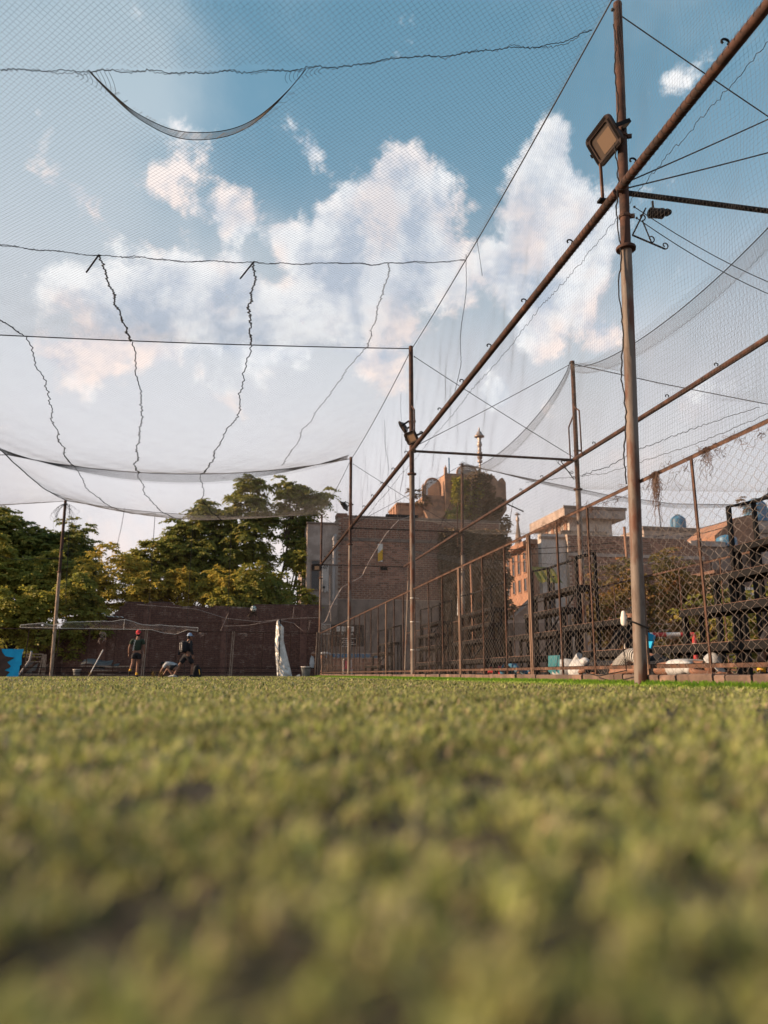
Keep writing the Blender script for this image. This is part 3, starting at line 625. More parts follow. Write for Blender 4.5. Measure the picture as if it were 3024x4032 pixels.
def fence_right(a, b, label, x=FX, top=2.27, posts=RPOSTS, wide=(7.78, 11.08, 14.87, 22.6), w=.075, rh=.0475, wm='wire', side=-1):
    t = thing('chain_link_fence', label, 'fence', (x, a, 0), 'chain link fence sections')
    zb = .19
    lbar(MB(), (x, a + .01, top), (x, b - .01, top), .042, .006, ((0, 0, -1), (1, 0, 0))).build('top_rail', 'rail', t)
    lbar(MB(), (x, a + .01, zb + .035), (x, b - .01, zb + .035), .045, .006, ((0, 0, -1), (1, 0, 0))).build('bottom_rail', 'rail', t)
    for p in posts:
        if a <= p < b:
            wd = .05 if any(abs(p - q) < .02 for q in wide) else .034; ln = random.uniform(-.03, .03)
            mb = MB(); lbar(mb, (x - .008, p, .0 if wd > .04 else .1), (x - .008, p + ln, top - .01), wd, .006, ((0, -1, 0), (1, 0, 0)))
            if wd > .04: lbar(mb, (x - .008, p + .012, .0), (x - .008, p + ln + .012, top - .01), wd, .006, ((0, 1, 0), (1, 0, 0)))
            mb.build('post', 'postbrown' if wd > .04 else 'rail', t)
    P = chain_panel(x + .015, 'y', a, b, .12, top - .03, w, rh, a); cords('wire_mesh', P, .0022 if a < 7 else (.0019 if a < 18 else .0013), wm, t)
    return t
f1 = fence_right(2.2, 7.66, 'near chain link fence section right of the nearest pole')
f2 = fence_right(7.66, 19.0, 'chain link fence section between nearest and second poles')
f3 = fence_right(19.0, 30.1, 'chain link fence section between second and third poles')
f4 = fence_right(30.1, 40.9, 'short looking chain link fence section ending at the far corner')
BP = [6, 7.4, 8.8, 10.2, 11.6, 13.0, 14.4, 15.8, 17.2, 18.6, 20, 21.4, 22.8, 24.2, 25.6, 27, 28.4, 29.8, 31.2, 32.6, 34, 35.4, 36.8, 38.2, 39.6]
fence_right(6, 19, 'rusty fence behind the near bleachers in front of the shrubs', RX, 2.3, BP, (), .09, .06, 'wiredark', 1)
fence_right(19, 40.5, 'rusty fence behind the far bleachers in front of the brick house', RX, 2.3, BP, (), .10, .065, 'wiredark', 1)
# torn tangles of wire and dry creeper along the top rail
def tangle(parent, name, y, n, size, drop, r, mt):
    out = []
    for k in range(n):
        a = np.cumsum(RNG.normal(0, size, (9, 3)), axis=0) * np.array([.35, 1, .8]); p = np.array([FX - .01, y + RNG.normal(0, drop * .4), 2.24 - abs(RNG.normal(0, drop))]); out.append(p + a)
    cords(name, np.array(out), r, mt, parent)
for y in np.arange(3.4, 13, .28): tangle(f1 if y < 7.66 else f2, 'loose_wire', y + random.uniform(-.1, .1), 6, .030, .05, .002, 'wiredark')
for y in np.arange(13, 30, .5): tangle(f2 if y < 19 else f3, 'loose_wire', y, 5, .03, .03, .002, 'wiredark')
for (y, n, dr, lb) in ((7.28, 90, .19, 'dark clump of dry creeper hanging off the top rail by the nearest pole'), (6.35, 34, .14, 'small wisp of dry creeper hanging right of the thin fence post'), (9.7, 40, .10, 'dry creeper twigs left of the nearest pole on the top rail')):
    t = thing('dry_creeper', lb, 'plant', (FX - .02, y, 2.2)); o = []
    for k in range(n):
        v = np.linspace(0, 1, 9)[:, None]; st = np.array([FX - .03, y + RNG.normal(0, .035), 2.26]); o.append(st + np.concatenate([RNG.normal(0, .012, (9, 1)), np.cumsum(RNG.normal(0, .018, (9, 1)), 0), -v * abs(RNG.normal(.5, .35)) * dr * 2.2], 1))
    cords('twigs', np.array(o), .0022, 'wiredark', t)

# far fence
t = thing('chain_link_fence', 'far dark chain link fence across the end of the court', 'fence', (-3, 40.9, 0), 'chain link fence sections')
ztop = lambda x: 2.27 + .006 * (FX - x)
lbar(MB(), (-16, 40.9, ztop(-16)), (FX - .08, 40.9, ztop(FX)), .05, .008, ((0, 0, -1), (0, 1, 0))).build('top_rail', 'rail', t)
for z_ in (.17, .42): MB().b2(-16, FX - .08, 40.9, 40.92, z_, z_ + .035).build('lower_rail', 'black', t)
for x_ in (-13.2, -11.7, -10.12, -8.68, -7.25, -5.96, -2.96, -1.6, 1.4, 2.83):
    mb = MB(); lbar(mb, (x_ - .04, 40.88, 0), (x_ + .04, 40.88, ztop(x_)), .045, .007, ((1, 0, 0), (0, 1, 0))); mb.build('post', 'rail', t)
for x_ in (-4.45, -.1):
    mb = MB(); mb.bar((x_ - .12, 40.86, 0), (x_ - .03, 40.86, ztop(x_)), .05, .04); mb.bar((x_ - .02, 40.85, 0), (x_ + .06, 40.85, ztop(x_)), .05, .04); mb.build('post', 'oldpost', t, label='pale doubled fence post')
for dx in (.0, .12): MB().bar((4.2 + dx, 40.86, -.02), (4.27 + dx, 40.86, 2.3), .06, .05).build('post', 'oldpost', t)
cords('wire_mesh', chain_panel(40.93, 'x', -16, FX - .1, .1, 2.27, .085, .085, 5.), .0017, 'wiredark', t)
t = thing('sagging_net', 'sagging strip of net with white border lying along the top of the far fence', 'net', (-6, 40.8, 2.4))
xs = np.linspace(-10.45, -1.9, 120); up = np.interp(xs, [-10.45, -9.4, -8.9, -8.4, -7.5, -6.0, -5.5, -4.6, -3.4, -1.9], [2.50, 2.62, 2.50, 2.68, 2.70, 2.76, 2.84, 2.58, 2.56, 2.46]) + .025 * smooth_noise(xs * 3, xs, 2); lo = np.interp(xs, [-10.45, -4.2, -3.6, -3.0, -2.4, -1.9], [2.38, 2.34, 2.18, 2.12, 2.36, 2.28])
def sn_pos(k): return np.stack([xs, np.full(120, 40.78) - .05 * np.sin(k * 3.1) * (1 + smooth_noise(xs * 2, xs, 4)), lo + (up - lo) * k], 1)
cords('netting', np.array([sn_pos(k) for k in np.linspace(0, 1, 11)]), .003, 'ropepale', t)
vs_ = []
for i0 in np.linspace(2, 117, 170): x_ = np.interp(i0, np.arange(120), xs); kk = np.linspace(0, 1, 5); l_ = np.interp(x_, xs, lo); u_ = np.interp(x_, xs, up); vs_.append(np.stack([x_ + .06 * kk, 40.78 - .05 * np.sin(kk * 3.1), l_ + (u_ - l_) * kk], 1))
cords('mesh', np.array(vs_), .003, 'ropepale', t)
cords('border_cord', np.array([sn_pos(0), sn_pos(1)]), .012, 'tie', t, 5, None); [cords('border_cord', np.array([[(x_, 40.76, a), (x_, 40.76, (a + b) / 2), (x_ + .01, 40.76, b)]]), .012, 'tie', t, 5, None) for x_, a, b in ((-10.45, 2.38, 2.5), (-5.55, 2.34, 2.84), (-1.9, 2.28, 2.46))]
# hanging scraps on the far fence and at the left pole
for (x_, z_, lb) in ((-6.55, 2.2, 'pale ragged strip hanging on the far fence left of the man in the red cap'), (-1.7, 2.2, 'ragged net scraps hanging on the far fence above the man with the backpack'), (.45, 2.2, 'ragged net scraps hanging on the far fence right of the pale doubled post')):
    t = thing('net_scrap', lb, 'scrap', (x_, 40.8, z_)); o = []
    for k in range(14): o.append(np.array([x_, 40.8, z_]) + np.concatenate([np.cumsum(RNG.normal(0, .05, (8, 1)), 0), RNG.normal(0, .01, (8, 1)), -np.linspace(0, 1, 8)[:, None] * abs(RNG.normal(0, .4 if x_ < -5 else .12))], 1))
    cords('strands', np.array(o), .008, 'ropepale', t)
t = thing('torn_net', 'torn net and slack wires hanging round the top of the leaning left pole', 'net', (BX, 40.8, 8.8)); o = []
for k in range(26):
    n_ = 12; v = np.linspace(0, 1, n_)[:, None]; s_ = RNG.choice([-1, 1]); o.append(np.array([BX, 40.75, 8.75]) + np.concatenate([s_ * (.25 + .35 * RNG.random()) * np.sin(v * 2.2) + np.cumsum(RNG.normal(0, .03, (n_, 1)), 0), 0 * v, -v * RNG.uniform(.3, 1.5)], 1))
cords('strands', np.array(o), .006, 'cord', t); cords('slack_wire', np.array([[(BX + .18, 40.8, 8.7), (BX + .3, 40.8, 6.5), (BX + .36, 40.8, 4.5), (BX + .42, 40.8, 3.6)]]), .016, 'ropedark', t, 5, None)
cords('cross_wire', np.array([[(-13, 40.8, 6.2), (-11, 40.8, 5.75), (BX, 40.8, 5.9)]]), .012, 'ropedark', t, 5, None)
# ================================================================== lamps
def frame_mat(n, up=(0, 0, 1)):
    n = Vector(n).normalized(); u = Vector(up).cross(n).normalized(); v = n.cross(u); return Matrix((u, v, n)).transposed()
def rrect(w, h, r, k=5):
    return [((w / 2 - r) * sx + r * math.cos(a), (h / 2 - r) * sy + r * math.sin(a)) for sx, sy, a0 in ((1, 1, 0), (-1, 1, 90), (-1, -1, 180), (1, -1, 270)) for a in [R(a0 + 90 * i / (k - 1)) for i in range(k)]]
def loft(mb, rings, mtx, c, caps=(True, True)):
    c = Vector(c); n = len(rings[0][0]); vs = []; fs = []
    for poly, z in rings: vs += [c + mtx @ Vector((p[0], p[1], z)) for p in poly]
    for i in range(len(rings) - 1): fs += [(i * n + k, i * n + (k + 1) % n, (i + 1) * n + (k + 1) % n, (i + 1) * n + k) for k in range(n)]
    if caps[0]: fs.append(tuple(range(n - 1, -1, -1)))
    if caps[1]: fs.append(tuple((len(rings) - 1) * n + k for k in range(n)))
    return mb.add(vs, fs)
def floodlight(c, n, w, h, label, pole_pt, glass='lampglass', up=(0, 0, 1)):
    t = thing('floodlight', label, 'floodlight', c, 'floodlights on the poles'); m = frame_mat(n, up); c = Vector(c); r = .13 * w
    mb = MB(); loft(mb, [(rrect(w * .5, h * .5, r * .5), -.13 * w / .5), (rrect(w * .8, h * .8, r), -.06), (rrect(w, h, r), -.035), (rrect(w, h, r), .0), (rrect(w * .97, h * .97, r), .012), (rrect(w * .74, h * .70, r * .6), .006), (rrect(w * .72, h * .68, r * .6), -.02)], m, c); mb.build('housing', 'lampbody', t, True)
    mb = MB(); loft(mb, [(rrect(w * .71, h * .67, r * .5), -.019), (rrect(w * .71, h * .67, r * .5), -.014)], m, c); mb.build('reflector', glass, t)
    mb = MB(); loft(mb, [([(p[0] + w * .07, p[1] - h * .05) for p in rrect(w * .50, h * .5, r * .2)], -.013), ([(p[0] + w * .07, p[1] - h * .05) for p in rrect(w * .50, h * .5, r * .2)], -.010)], m, c); mb.build('chip_plate', 'lampcore', t)
    mb = MB()
    for sy in (1, -1):
        for k in range(22): mb.box(c + m @ Vector(((k - 10.5) * w * .036, sy * h * .435, .010)), (w * .014, h * .09, .012), m)
    for sx in (1, -1):
        for k in range(18): mb.box(c + m @ Vector((sx * w * .445, (k - 8.5) * h * .038, .010)), (w * .07, h * .016, .012), m)
    mb.build('fin', 'black', t, kind='stuff')
    mb = MB()
    for sx in (1, -1): mb.box(c + m @ Vector((sx * w * .53, 0, -.11)), (.012, .05, .24), m)
    mb.box(c + m @ Vector((0, 0, -.23)), (w * 1.07, .05, .012), m); mb.bar(c + m @ Vector((0, 0, -.23)), pole_pt, .045, .02); mb.build('bracket', 'black', t)
    return t
floodlight((4.30, 7.72, 6.67), (-.86, -.05, -.5), .56, .42, 'big square floodlight on the nearest pole', (FX + .05, 7.68, 6.72))
floodlight((4.25, 19.35, 6.66), (-.8, .25, -.55), .44, .34, 'upper floodlight of the pair on the second pole', (FX, 19, 6.75))
floodlight((4.30, 18.55, 6.15), (-.8, -.35, -.5), .46, .34, 'lower floodlight of the pair on the second pole', (FX, 19, 6.3))
floodlight((4.18, 30.45, 6.9), (-.75, .4, -.5), .52, .4, 'single floodlight high on the third pole', (FX, 30.1, 6.95))
floodlight((4.12, 40.55, 5.72), (-.35, -.9, -.12), .52, .38, 'floodlight on the far corner pole facing the court', (FX, 40.9, 5.8), 'glass')
t = thing('hanging_lamp', 'small dark hooded lamp under the near cross pipe', 'lamp', (5.02, 7.75, 5.8)); mb = MB(); rt = Euler((0, R(78), 0)).to_matrix()
mb.lathe((5.0, 7.75, 5.77), [(.02, -.15), (.055, -.13), (.06, .06), (.04, .09), (.05, .12), (.03, .17)], 14, rt); mb.build('body', 'black', t, True)
mb = MB(); [mb.lathe((4.9 + .035 * k, 7.75, 5.765), [(.064, -.006), (.064, .006)], 14, rt) for k in range(5)]; mb.build('grille_ring', 'lampbody', t); MB().bar((4.93, 7.75, 5.93), (4.93, 7.75, 5.8), .02).build('stem', 'black', t)
def scroll(c, p0, sgn, r=.055, n=18):
    return [(c[0] + sgn * r * (1 - k / n * .75) * math.cos(a), c[1], c[2] + r * (1 - k / n * .75) * math.sin(a)) for k, a in enumerate(np.linspace(-1.5, 4.4, n))]
def scroll_bracket(P, y, label, s=1):
    t = thing('scroll_bracket', label, 'bracket', (P[0][0], y, P[0][1])); a, b, c, d, e = [(p[0], y, p[1]) for p in P]
    MB().tube([a, b], .010 * s, 6).build('hanger', 'black', t); MB().tube([b, c], .012 * s, 6).build('foot_bar', 'black', t); MB().tube([d, e], .009 * s, 6).build('strut', 'black', t)
    for q, sg in ((c, 1), (e, 1), (d, 1)): MB().tube(scroll((q[0], y, q[2] + .05 * s), q, sg, .05 * s), .008 * s, 6).build('scroll', 'black', t, True)
scroll_bracket([(4.83, 5.82), (4.62, 5.42), (5.05, 5.28), (4.77, 5.64), (4.87, 5.35)], 7.75, 'black scrollwork bracket hanging under the near cross pipe')
scroll_bracket([(9.02, 5.88), (8.6, 5.85), (8.95, 5.35), (8.5, 5.8), (8.9, 5.5)], 18.9, 'small scrollwork bracket under the dark cross pipe by the pole behind the stands')

# ================================================================== bleachers behind the fence
def bleacher(label, tiers, rail=True, depth=.36):
    """tiers: (x, z, y0, y1) of every plank level"""
    x0, _, ya, yb = tiers[0]; t = thing('bleacher', label, 'bleacher', (x0, (ya + yb) / 2, .05), 'plank bleachers behind the fence')
    for k, (x, z, a, b) in enumerate(tiers):
        for d in (-.05, .14): MB().b2(x + d, x + d + .17, a, b, z - .04, z - .003 * (d > 0)).build('seat_plank', 'wood', t)
        MB().b2(x - .064, x - .053, a - .01, b + .01, z - .10, z - .008).build('seat_beam', 'black', t); MB().b2(x - .05, x + .32, a - .022, a - .004, z - .13, z - .012).build('end_beam', 'black', t); MB().b2(x + .27, x + .31, a, b, z - .12, z - .045).build('seat_beam', 'black', t)
        for yy in (a + .05, b - .05):
            MB().b2(x - .04, x + .03, yy - .035, yy + .035, .055, z - .042).build('leg', 'black', t)
            MB().b2(x + .22, x + .27, yy - .03, yy + .03, .055, z - .05).build('leg', 'black', t)
        if k:
            xp, zp, ap, bp_ = tiers[k - 1]; MB().bar((xp + .2, max(a, ap) + .06, zp - .1), (x, max(a, ap) + .06, z - .1), .04).build('riser', 'black', t)
    x, z, a, b = tiers[-1]
    if rail:
        xr = x + .36
        for yy in (a, b): MB().b2(xr, xr + .055, yy - .03, yy + .03, .055, z + .72).build('back_post', 'black', t)
        MB().tube([(xr + .03, a, z + .72), (xr + .03, b, z + .72)], .032, 8).build('hand_rail', 'black', t)
        for yy in (a, b):
            MB().tube([(xr + .03, yy, z + .72), (x - .06, yy, z + .62), (x - .06, yy, z - .3)], .03, 8).build('end_rail', 'black', t); MB().b2(x - .09, x - .03, yy - .03, yy + .03, .055, z + .62).build('end_post', 'black', t)
    return t
bleacher('nearest black framed bleacher at the right edge with wooden plank seats', [(5.45, .48, 3.4, 9.3), (6.15, 1.0, 3.4, 9.75), (6.85, 1.53, 3.4, 10.0), (7.55, 2.06, 3.4, 10.4)])
bleacher('low two step bench left of the nearest pole behind the fence', [(5.4, .47, 9.85, 11.3), (6.1, 1.0, 11.2, 13.6)], rail=False)
bleacher('second bleacher right of the wide pale double fence post', [(5.4, .46, 13.3, 15.7), (6.1, .95, 13.9, 16.6), (6.75, 1.5, 15.0, 17.2), (7.4, 2.05, 15.6, 18.2)])
bleacher('third bleacher seen just right of the second pole', [(5.4, .46, 16.2, 19.0), (6.1, 1.0, 18.2, 21.0), (6.75, 1.5, 19.8, 22.6), (7.4, 2.05, 21.4, 24.6)])
bleacher('fourth bleacher seen just left of the second pole', [(5.4, .46, 20.4, 23.5), (6.1, 1.0, 23.0, 26.0), (6.75, 1.5, 25.5, 28.0), (7.4, 2.05, 27.2, 30.2)])
bleacher('farthest bleacher beside the third pole', [(5.4, .46, 28.5, 32.0), (6.1, 1.0, 31, 34.2), (6.75, 1.5, 33, 36)])

# ================================================================== buildings
def brick_face(par, x0, x1, z0, ztop, y, mt, bw=.36, bh=.14, xlo=None, xhi=None, nparts=300, focus=None, holes=(), jit=.006, nm='brick'):
    """courses of separate bricks on a wall face that looks towards -Y; those nearest the focus are objects, the rest one joined part"""
    items = []; o = wloc(par); r = random.Random(int(x0 * 100) + 5)
    for j in range(int((max(ztop(x0), ztop(x1), ztop((x0 + x1) / 2)) - z0) / bh)):
        zc = z0 + (j + .5) * bh; xs = x0 + (bw / 2 if j % 2 else 0)
        while xs < x1 - .02:
            xe = min(xs + bw, x1); xc = (xs + xe) / 2
            if zc + bh * .4 < ztop(xc) and not any(a < xc < b and c < zc < d for a, b, c, d in holes): items.append((xc, zc, xe - xs - .028))
            xs = xe
    fx, fz = focus; items.sort(key=lambda q: (q[0] - fx) ** 2 * .25 + (q[1] - fz) ** 2)
    me = None; mb = MB()
    for k, (xc, zc, w) in enumerate(items):
        d = .012 + r.uniform(0, jit)
        if k < nparts:
            if me is None: me = MB().b2(-.5, .5, -.012, .012, -.5, .5).mesh(nm); me.materials.append(M[mt])
            b = bpy.data.objects.new(nm, me); COL.objects.link(b); b.parent = par; b.location = Vector((xc, y - d + .012, zc)) - o; b.scale = (w, 1, bh - .026)
        else: mb.b2(xc - w / 2, xc + w / 2, y - d, y + .004, zc - bh / 2 + .013, zc + bh / 2 - .013)
    if mb.v: mb.build('brickwork', mt, par, kind='stuff')
def window(par, x0, x1, z0, z1, y, glass='glass', frame='plaster', face='y', sgn=-1):
    f = MB(); e = .07
    def bb(mb, a0, a1, d0, d1, c0, c1):
        return mb.b2(a0, a1, min(y + sgn * d0, y + sgn * d1), max(y + sgn * d0, y + sgn * d1), c0, c1) if face == 'y' else mb.b2(min(y + sgn * d0, y + sgn * d1), max(y + sgn * d0, y + sgn * d1), a0, a1, c0, c1)
    bb(f, x0 - e, x0, -.01, .06, z0 - e, z1 + e); bb(f, x1, x1 + e, -.01, .06, z0 - e, z1 + e); bb(f, x0, x1, -.01, .06, z1, z1 + e); bb(f, x0, x1, -.01, .08, z0 - e, z0)
    w = f.build('window', frame, par); p = MB(); bb(p, x0, x1, .003, .02, z0, z1); p.build('pane', glass, w); return w

# broken maroon wall at the far end
t = thing('brick_wall', 'dark maroon painted brick wall with stepped broken top behind the far fence', 'wall', (-1, 45, 0))
prof = [(-9.2, 2.6), (-9.2, 3.25), (-6.7, 3.3), (-6.65, 3.55), (-6.45, 3.6), (-6.4, 3.85), (-6.2, 3.9), (-6.15, 4.12), (-5.2, 4.14), (-5.15, 4.04), (-4.9, 4.02), (-4.85, 4.17), (-3.6, 4.15), (-3.55, 4.0), (-3.2, 3.98), (-3.15, 3.9), (-2.5, 3.92), (-2.45, 3.98), (-1.5, 3.86), (-1.2, 3.98), (1, 3.9), (1.05, 4.1), (4.95, 4.15)]
ztop_ = lambda x: float(np.interp(x, [p[0] for p in prof], [p[1] for p in prof]))
MB().prism([(4.95, -.05)] + prof[::-1] + [(-9.2, -.05)], 'y', 45.0, 45.3).build('wall', 'maroonmortar', t)
brick_face(t, -9.2, 4.95, 0, ztop_, 45.0, 'maroon', .30, .11, focus=(-2.4, 1.1))
for x_ in (-7.2, -4.9, -.6, 3.9): MB().b2(x_ - .2, x_ + .2, 44.93, 44.975, 0, ztop_(x_) - .3).build('pilaster', 'maroon', t)
MB().b2(-4.2, 2.9, 44.94, 44.975, 3.02, 3.08).build('ledge', 'maroon', t)
t = thing('brick_wall', 'low shaded wall behind the bushes at the far left', 'wall', (-13, 45.4, 0)); MB().b2(-22, -9.25, 45.4, 45.7, -.05, 2.5).build('wall', 'maroonmortar', t); MB().b2(-22, -9.25, 45.36, 45.74, 2.5, 2.58).build('coping', 'maroon', t)
# shed roofs over the wall
t = thing('shed', 'dark shed roof poking out of the bushes at the far left', 'shed', (-13.5, 46.5, 0)); MB().prism([(-17, 4.05), (-11.6, 4.1), (-10.85, 3.72), (-10.9, 3.62), (-17, 3.6)], 'y', 45.0, 48.5).build('roof', 'board', t); MB().b2(-16.5, -11.4, 45.3, 48.2, 0, 3.6).build('wall', 'darkhole', t)
for k in range(4): MB().b2(-15.9 + k * 1.2, -15.85 + k * 1.2, 45.2, 45.28, 2.6, 3.6).build('batten', 'wood', t)
t = thing('shed_roof', 'pale blue sheet roof lying on the wall left of the broken step', 'roof', (-7.2, 45.3, 3.4)); mb = MB()
for k in range(8):
    x_ = -8.1 + k * .24; mb.add([(x_, 44.7, 3.30 - .012 * k), (x_ + .25, 44.7, 3.285 - .012 * k), (x_ + .3, 47, 3.62 - .012 * k), (x_ + .05, 47, 3.63 - .012 * k), (x_ + .12, 44.7, 3.33 - .012 * k), (x_ + .17, 47, 3.66 - .012 * k)], [(0, 4, 5, 3), (4, 1, 2, 5)])
mb.build('sheet', 'whitepaint', t); MB().box((-7.5, 44.95, 3.42), (.85, .5, .02), Euler((.1, .04, .1)).to_matrix()).build('blue_panel', 'tank', t); MB().b2(-8.1, -6.2, 44.75, 44.8, 3.1, 3.22).build('edge_board', 'wood', t)

# brown brick house at the corner
t = thing('brick_house', 'tall brown brick house wall with flat top behind the far corner', 'building', (10, 49, 0))
MB().b2(6.36, 17.6, 49.0, 56, -.05, 10.3).build('wall', 'mortar', t); MB().b2(6.36, 17.6, 48.93, 49.0, -.05, 4.85).build('rendered_base', 'plasterdark', t)
brick_face(t, 6.37, 17.5, 4.9, lambda x: 10.32 if x > 6.9 else 10.55, 49.0, 'brick', focus=(8.9, 7.4), holes=((9.15, 9.75, 6.75, 7.15),))
MB().b2(6.3, 7.0, 48.98, 50, 10.3, 10.55).build('parapet', 'brick', t); MB().b2(7.0, 17.6, 48.95, 49.3, 10.33, 10.43).build('coping', 'plasterdark', t); MB().b2(6.36, 17.55, 48.93, 48.985, 8.72, 8.92).build('concrete_band', 'plasterdark', t)
window(t, 9.2, 9.7, 6.8, 7.1, 49.0, 'darkhole', 'brick'); MB().b2(9.6, 11.8, 48.9, 49.2, 10.44, 10.6).build('roof_board', 'board', t)
t2 = thing('plastered_house', 'pale stained plaster house end beside the brown brick house', 'building', (5.3, 48, 0)); MB().b2(4.3, 6.3, 48.2, 55, -.05, 9.62).build('wall', 'plaster', t2); MB().b2(4.25, 6.32, 48.1, 48.6, 9.62, 9.72).build('coping', 'plasterdark', t2)
window(t2, 4.62, 5.05, 5.4, 7.2, 48.2, 'glass', 'plasterdark'); MB().b2(4.5, 6.28, 48.12, 48.19, -.05, 4.4).build('rendered_base', 'plasterdark', t2)
tp = thing('drain_pipe', 'grey drain pipe running down the plastered house', 'pipe', (5.98, 48.1, 4.5)); MB().tube([(6.1, 48.15, 8.9), (6.02, 48.02, 8.75), (6.0, 48.02, 4.6)], .11, 12).build('pipe', 'pipe', tp, True)
for z_ in (8.6, 6.9, 4.75): MB().lathe((6.0, 48.02, z_), [(.135, -.08), (.135, .08)], 12).build('coupling', 'pipe', tp)
tc_ = thing('hanging_sheet', 'white sheet hanging on the plastered house left of the drain pipe', 'sheet', (5.5, 48, 6)); mb = MB()
for k in range(6): mb.add([(5.22 + .08 * k, 48.05 - .04 * (k % 2), 5.15 + .06 * (k % 3)), (5.3 + .08 * k, 48.05 - .04 * ((k + 1) % 2), 5.15 + .06 * ((k + 1) % 3)), (5.3 + .08 * k, 48.05 - .04 * ((k + 1) % 2), 6.95), (5.22 + .08 * k, 48.05 - .04 * (k % 2), 6.95)], [(0, 1, 2, 3)])
mb.build('cloth', 'white', tc_)
def text(par, s, loc, size, mt, rot=(90, 0, 0), nm='lettering', ext=.006):
    cu = bpy.data.curves.new('txt', 'FONT'); cu.body = s; cu.size = size; cu.extrude = ext; cu.align_x = 'CENTER'; ob = bpy.data.objects.new('txt', cu); COL.objects.link(ob)
    dg = bpy.context.evaluated_depsgraph_get(); me = bpy.data.meshes.new_from_object(ob.evaluated_get(dg)); bpy.data.objects.remove(ob); me.materials.clear(); me.materials.append(M[mt])
    o = link(nm, me, None, par); o.location = Vector(loc) - wloc(par); o.rotation_euler = [R(a) for a in rot]; return o
text(tc_, '07', (5.48, 47.97, 6.68), .3, 'board'); MB().lathe((5.4, 47.98, 5.5), [(.08, 0), (.08, .01)], 10, Euler((R(90), 0, 0)).to_matrix()).build('dark_spot', 'board', tc_)
tb = thing('wall_banner', 'narrow orange and white banner on the brown brick house beside the third pole', 'banner', (9.3, 48.9, 8)); MB().b2(9.02, 9.34, 48.84, 48.88, 7.35, 8.55).build('banner_top', 'whitepaint', tb); MB().prism([(9.02, 7.35), (9.34, 7.5), (9.34, 8.2), (9.02, 7.9)], 'y', 48.80, 48.835).build('orange_print', 'yellow', tb)

# old towered house with lattice arches
t = thing('tower_house', 'old rooftop house with lattice arches and scalloped parapet above the brick house', 'building', (15, 56, 0))
MB().b2(11.7, 14.0, 55.2, 58.5, 9, 12.72).build('low_block', 'tower', t); MB().b2(11.62, 14.05, 55.1, 58.5, 12.72, 12.86).build('coping', 'tower', t)
MB().b2(13.7, 15.3, 55.0, 58.5, 9, 13.5).build('middle_block', 'tower', t); MB().b2(15.3, 19.3, 54.6, 60, 3, 15.2).build('tall_block', 'tower', t)
MB().prism([(13.6, 12.2), (15.3, 12.2), (15.3, 12.0), (14.9, 11.6), (13.9, 11.6)], 'y', 54.5, 55.0).build('bracket_ledge', 'tower', t)
def jali(x0, x1, z0, y, rise):
    n = 5; f = MB(); xc = (x0 + x1) / 2; w = (x1 - x0) / 2
    arch = [(x0, z0)] + [(xc - w * math.cos(a), z0 + .75 + rise * math.sin(a)) for a in np.linspace(0, math.pi, 13)] + [(x1, z0)]
    f.tube([(a, y, b) for a, b in arch], .08, 6); 
    g = MB()
    for k in range(-14, 15):
        for s in (1, -1):
            pts = [(xc + k * .14 + s * v, z0 + v * 1.2 + .6) for v in np.linspace(-.8, .8, 60)]; pts = [p for p in pts if x0 + .02 < p[0] < x1 - .02 and z0 < p[1] < z0 + .75 + rise * math.sqrt(max(0, 1 - ((p[0] - xc) / w) ** 2))]
            if len(pts) > 2: g.bar((pts[0][0], y, pts[0][1]), (pts[-1][0], y, pts[-1][1]), .05)
    w_ = f.build('lattice_arch', 'tower', t); g.build('lattice', 'plasterdark', w_, kind='stuff')
jali(13.85, 15.05, 13.5, 55.1, .62); jali(16.3, 17.9, 14.6, 54.7, .55)
for x_, y_, z0_, z1_ in ((13.68, 55, 13, 14.35), (15.35, 54.6, 14.8, 15.75)): mb = MB(); mb.b2(x_ - .1, x_ + .1, y_ - .1, y_ + .1, z0_, z1_ - .2); mb.lathe((x_, y_, z1_ - .2), [(.12, 0), (.13, .06), (.05, .16), (.01, .3)], 8); mb.build('pinnacle', 'tower', t)
for k in range(3): MB().b2(11.62 + k * .02, 11.7, 55.3 + k * 1.1, 55.9 + k * 1.1, 10.6, 12.7).build('pilaster', 'orange', t)  # sunlit orange of the left face put into the strip colour
mb = MB(); xs_c = np.linspace(18.2, 20.0, 19); mb.prism([(20.0, 12.4)] + [(20.0, 14.2)] + [(x, 14.55 + .38 * abs(math.sin((x - 18.2) / .6 * math.pi))) for x in xs_c[::-1]] + [(18.2, 12.4)], 'y', 54.1, 54.5); mb.build('scalloped_parapet', 'tower', t)
MB().prism([(18.2, 12.4), (20.0, 12.4), (19.6, 11.8), (18.4, 11.5)], 'y', 54.1, 54.55).build('balcony_base', 'tower', t)
MB().tube([(20, 54.4, 13.0), (21.4, 54.2, 12.35)], .05, 6).build('spout', 'black', t)
tt = thing('roof_tank', 'small blue tank top on the roof of the towered house', 'tank', (17.4, 57, 15.2)); MB().lathe((17.6, 56.5, 15.2), [(.6, 0), (.6, .5), (.3, .8), (.1, .85)], 14).build('tank', 'tank', tt, True); MB().tube([(15.9, 55.5, 15.2), (15.9, 55.5, 16.7)], .05, 6).build('standpipe', 'tank', tt)
brick_face(t, 15.9, 19.28, 9.4, lambda x: 15.0, 54.6, 'brick', focus=(18, 13), nparts=120)
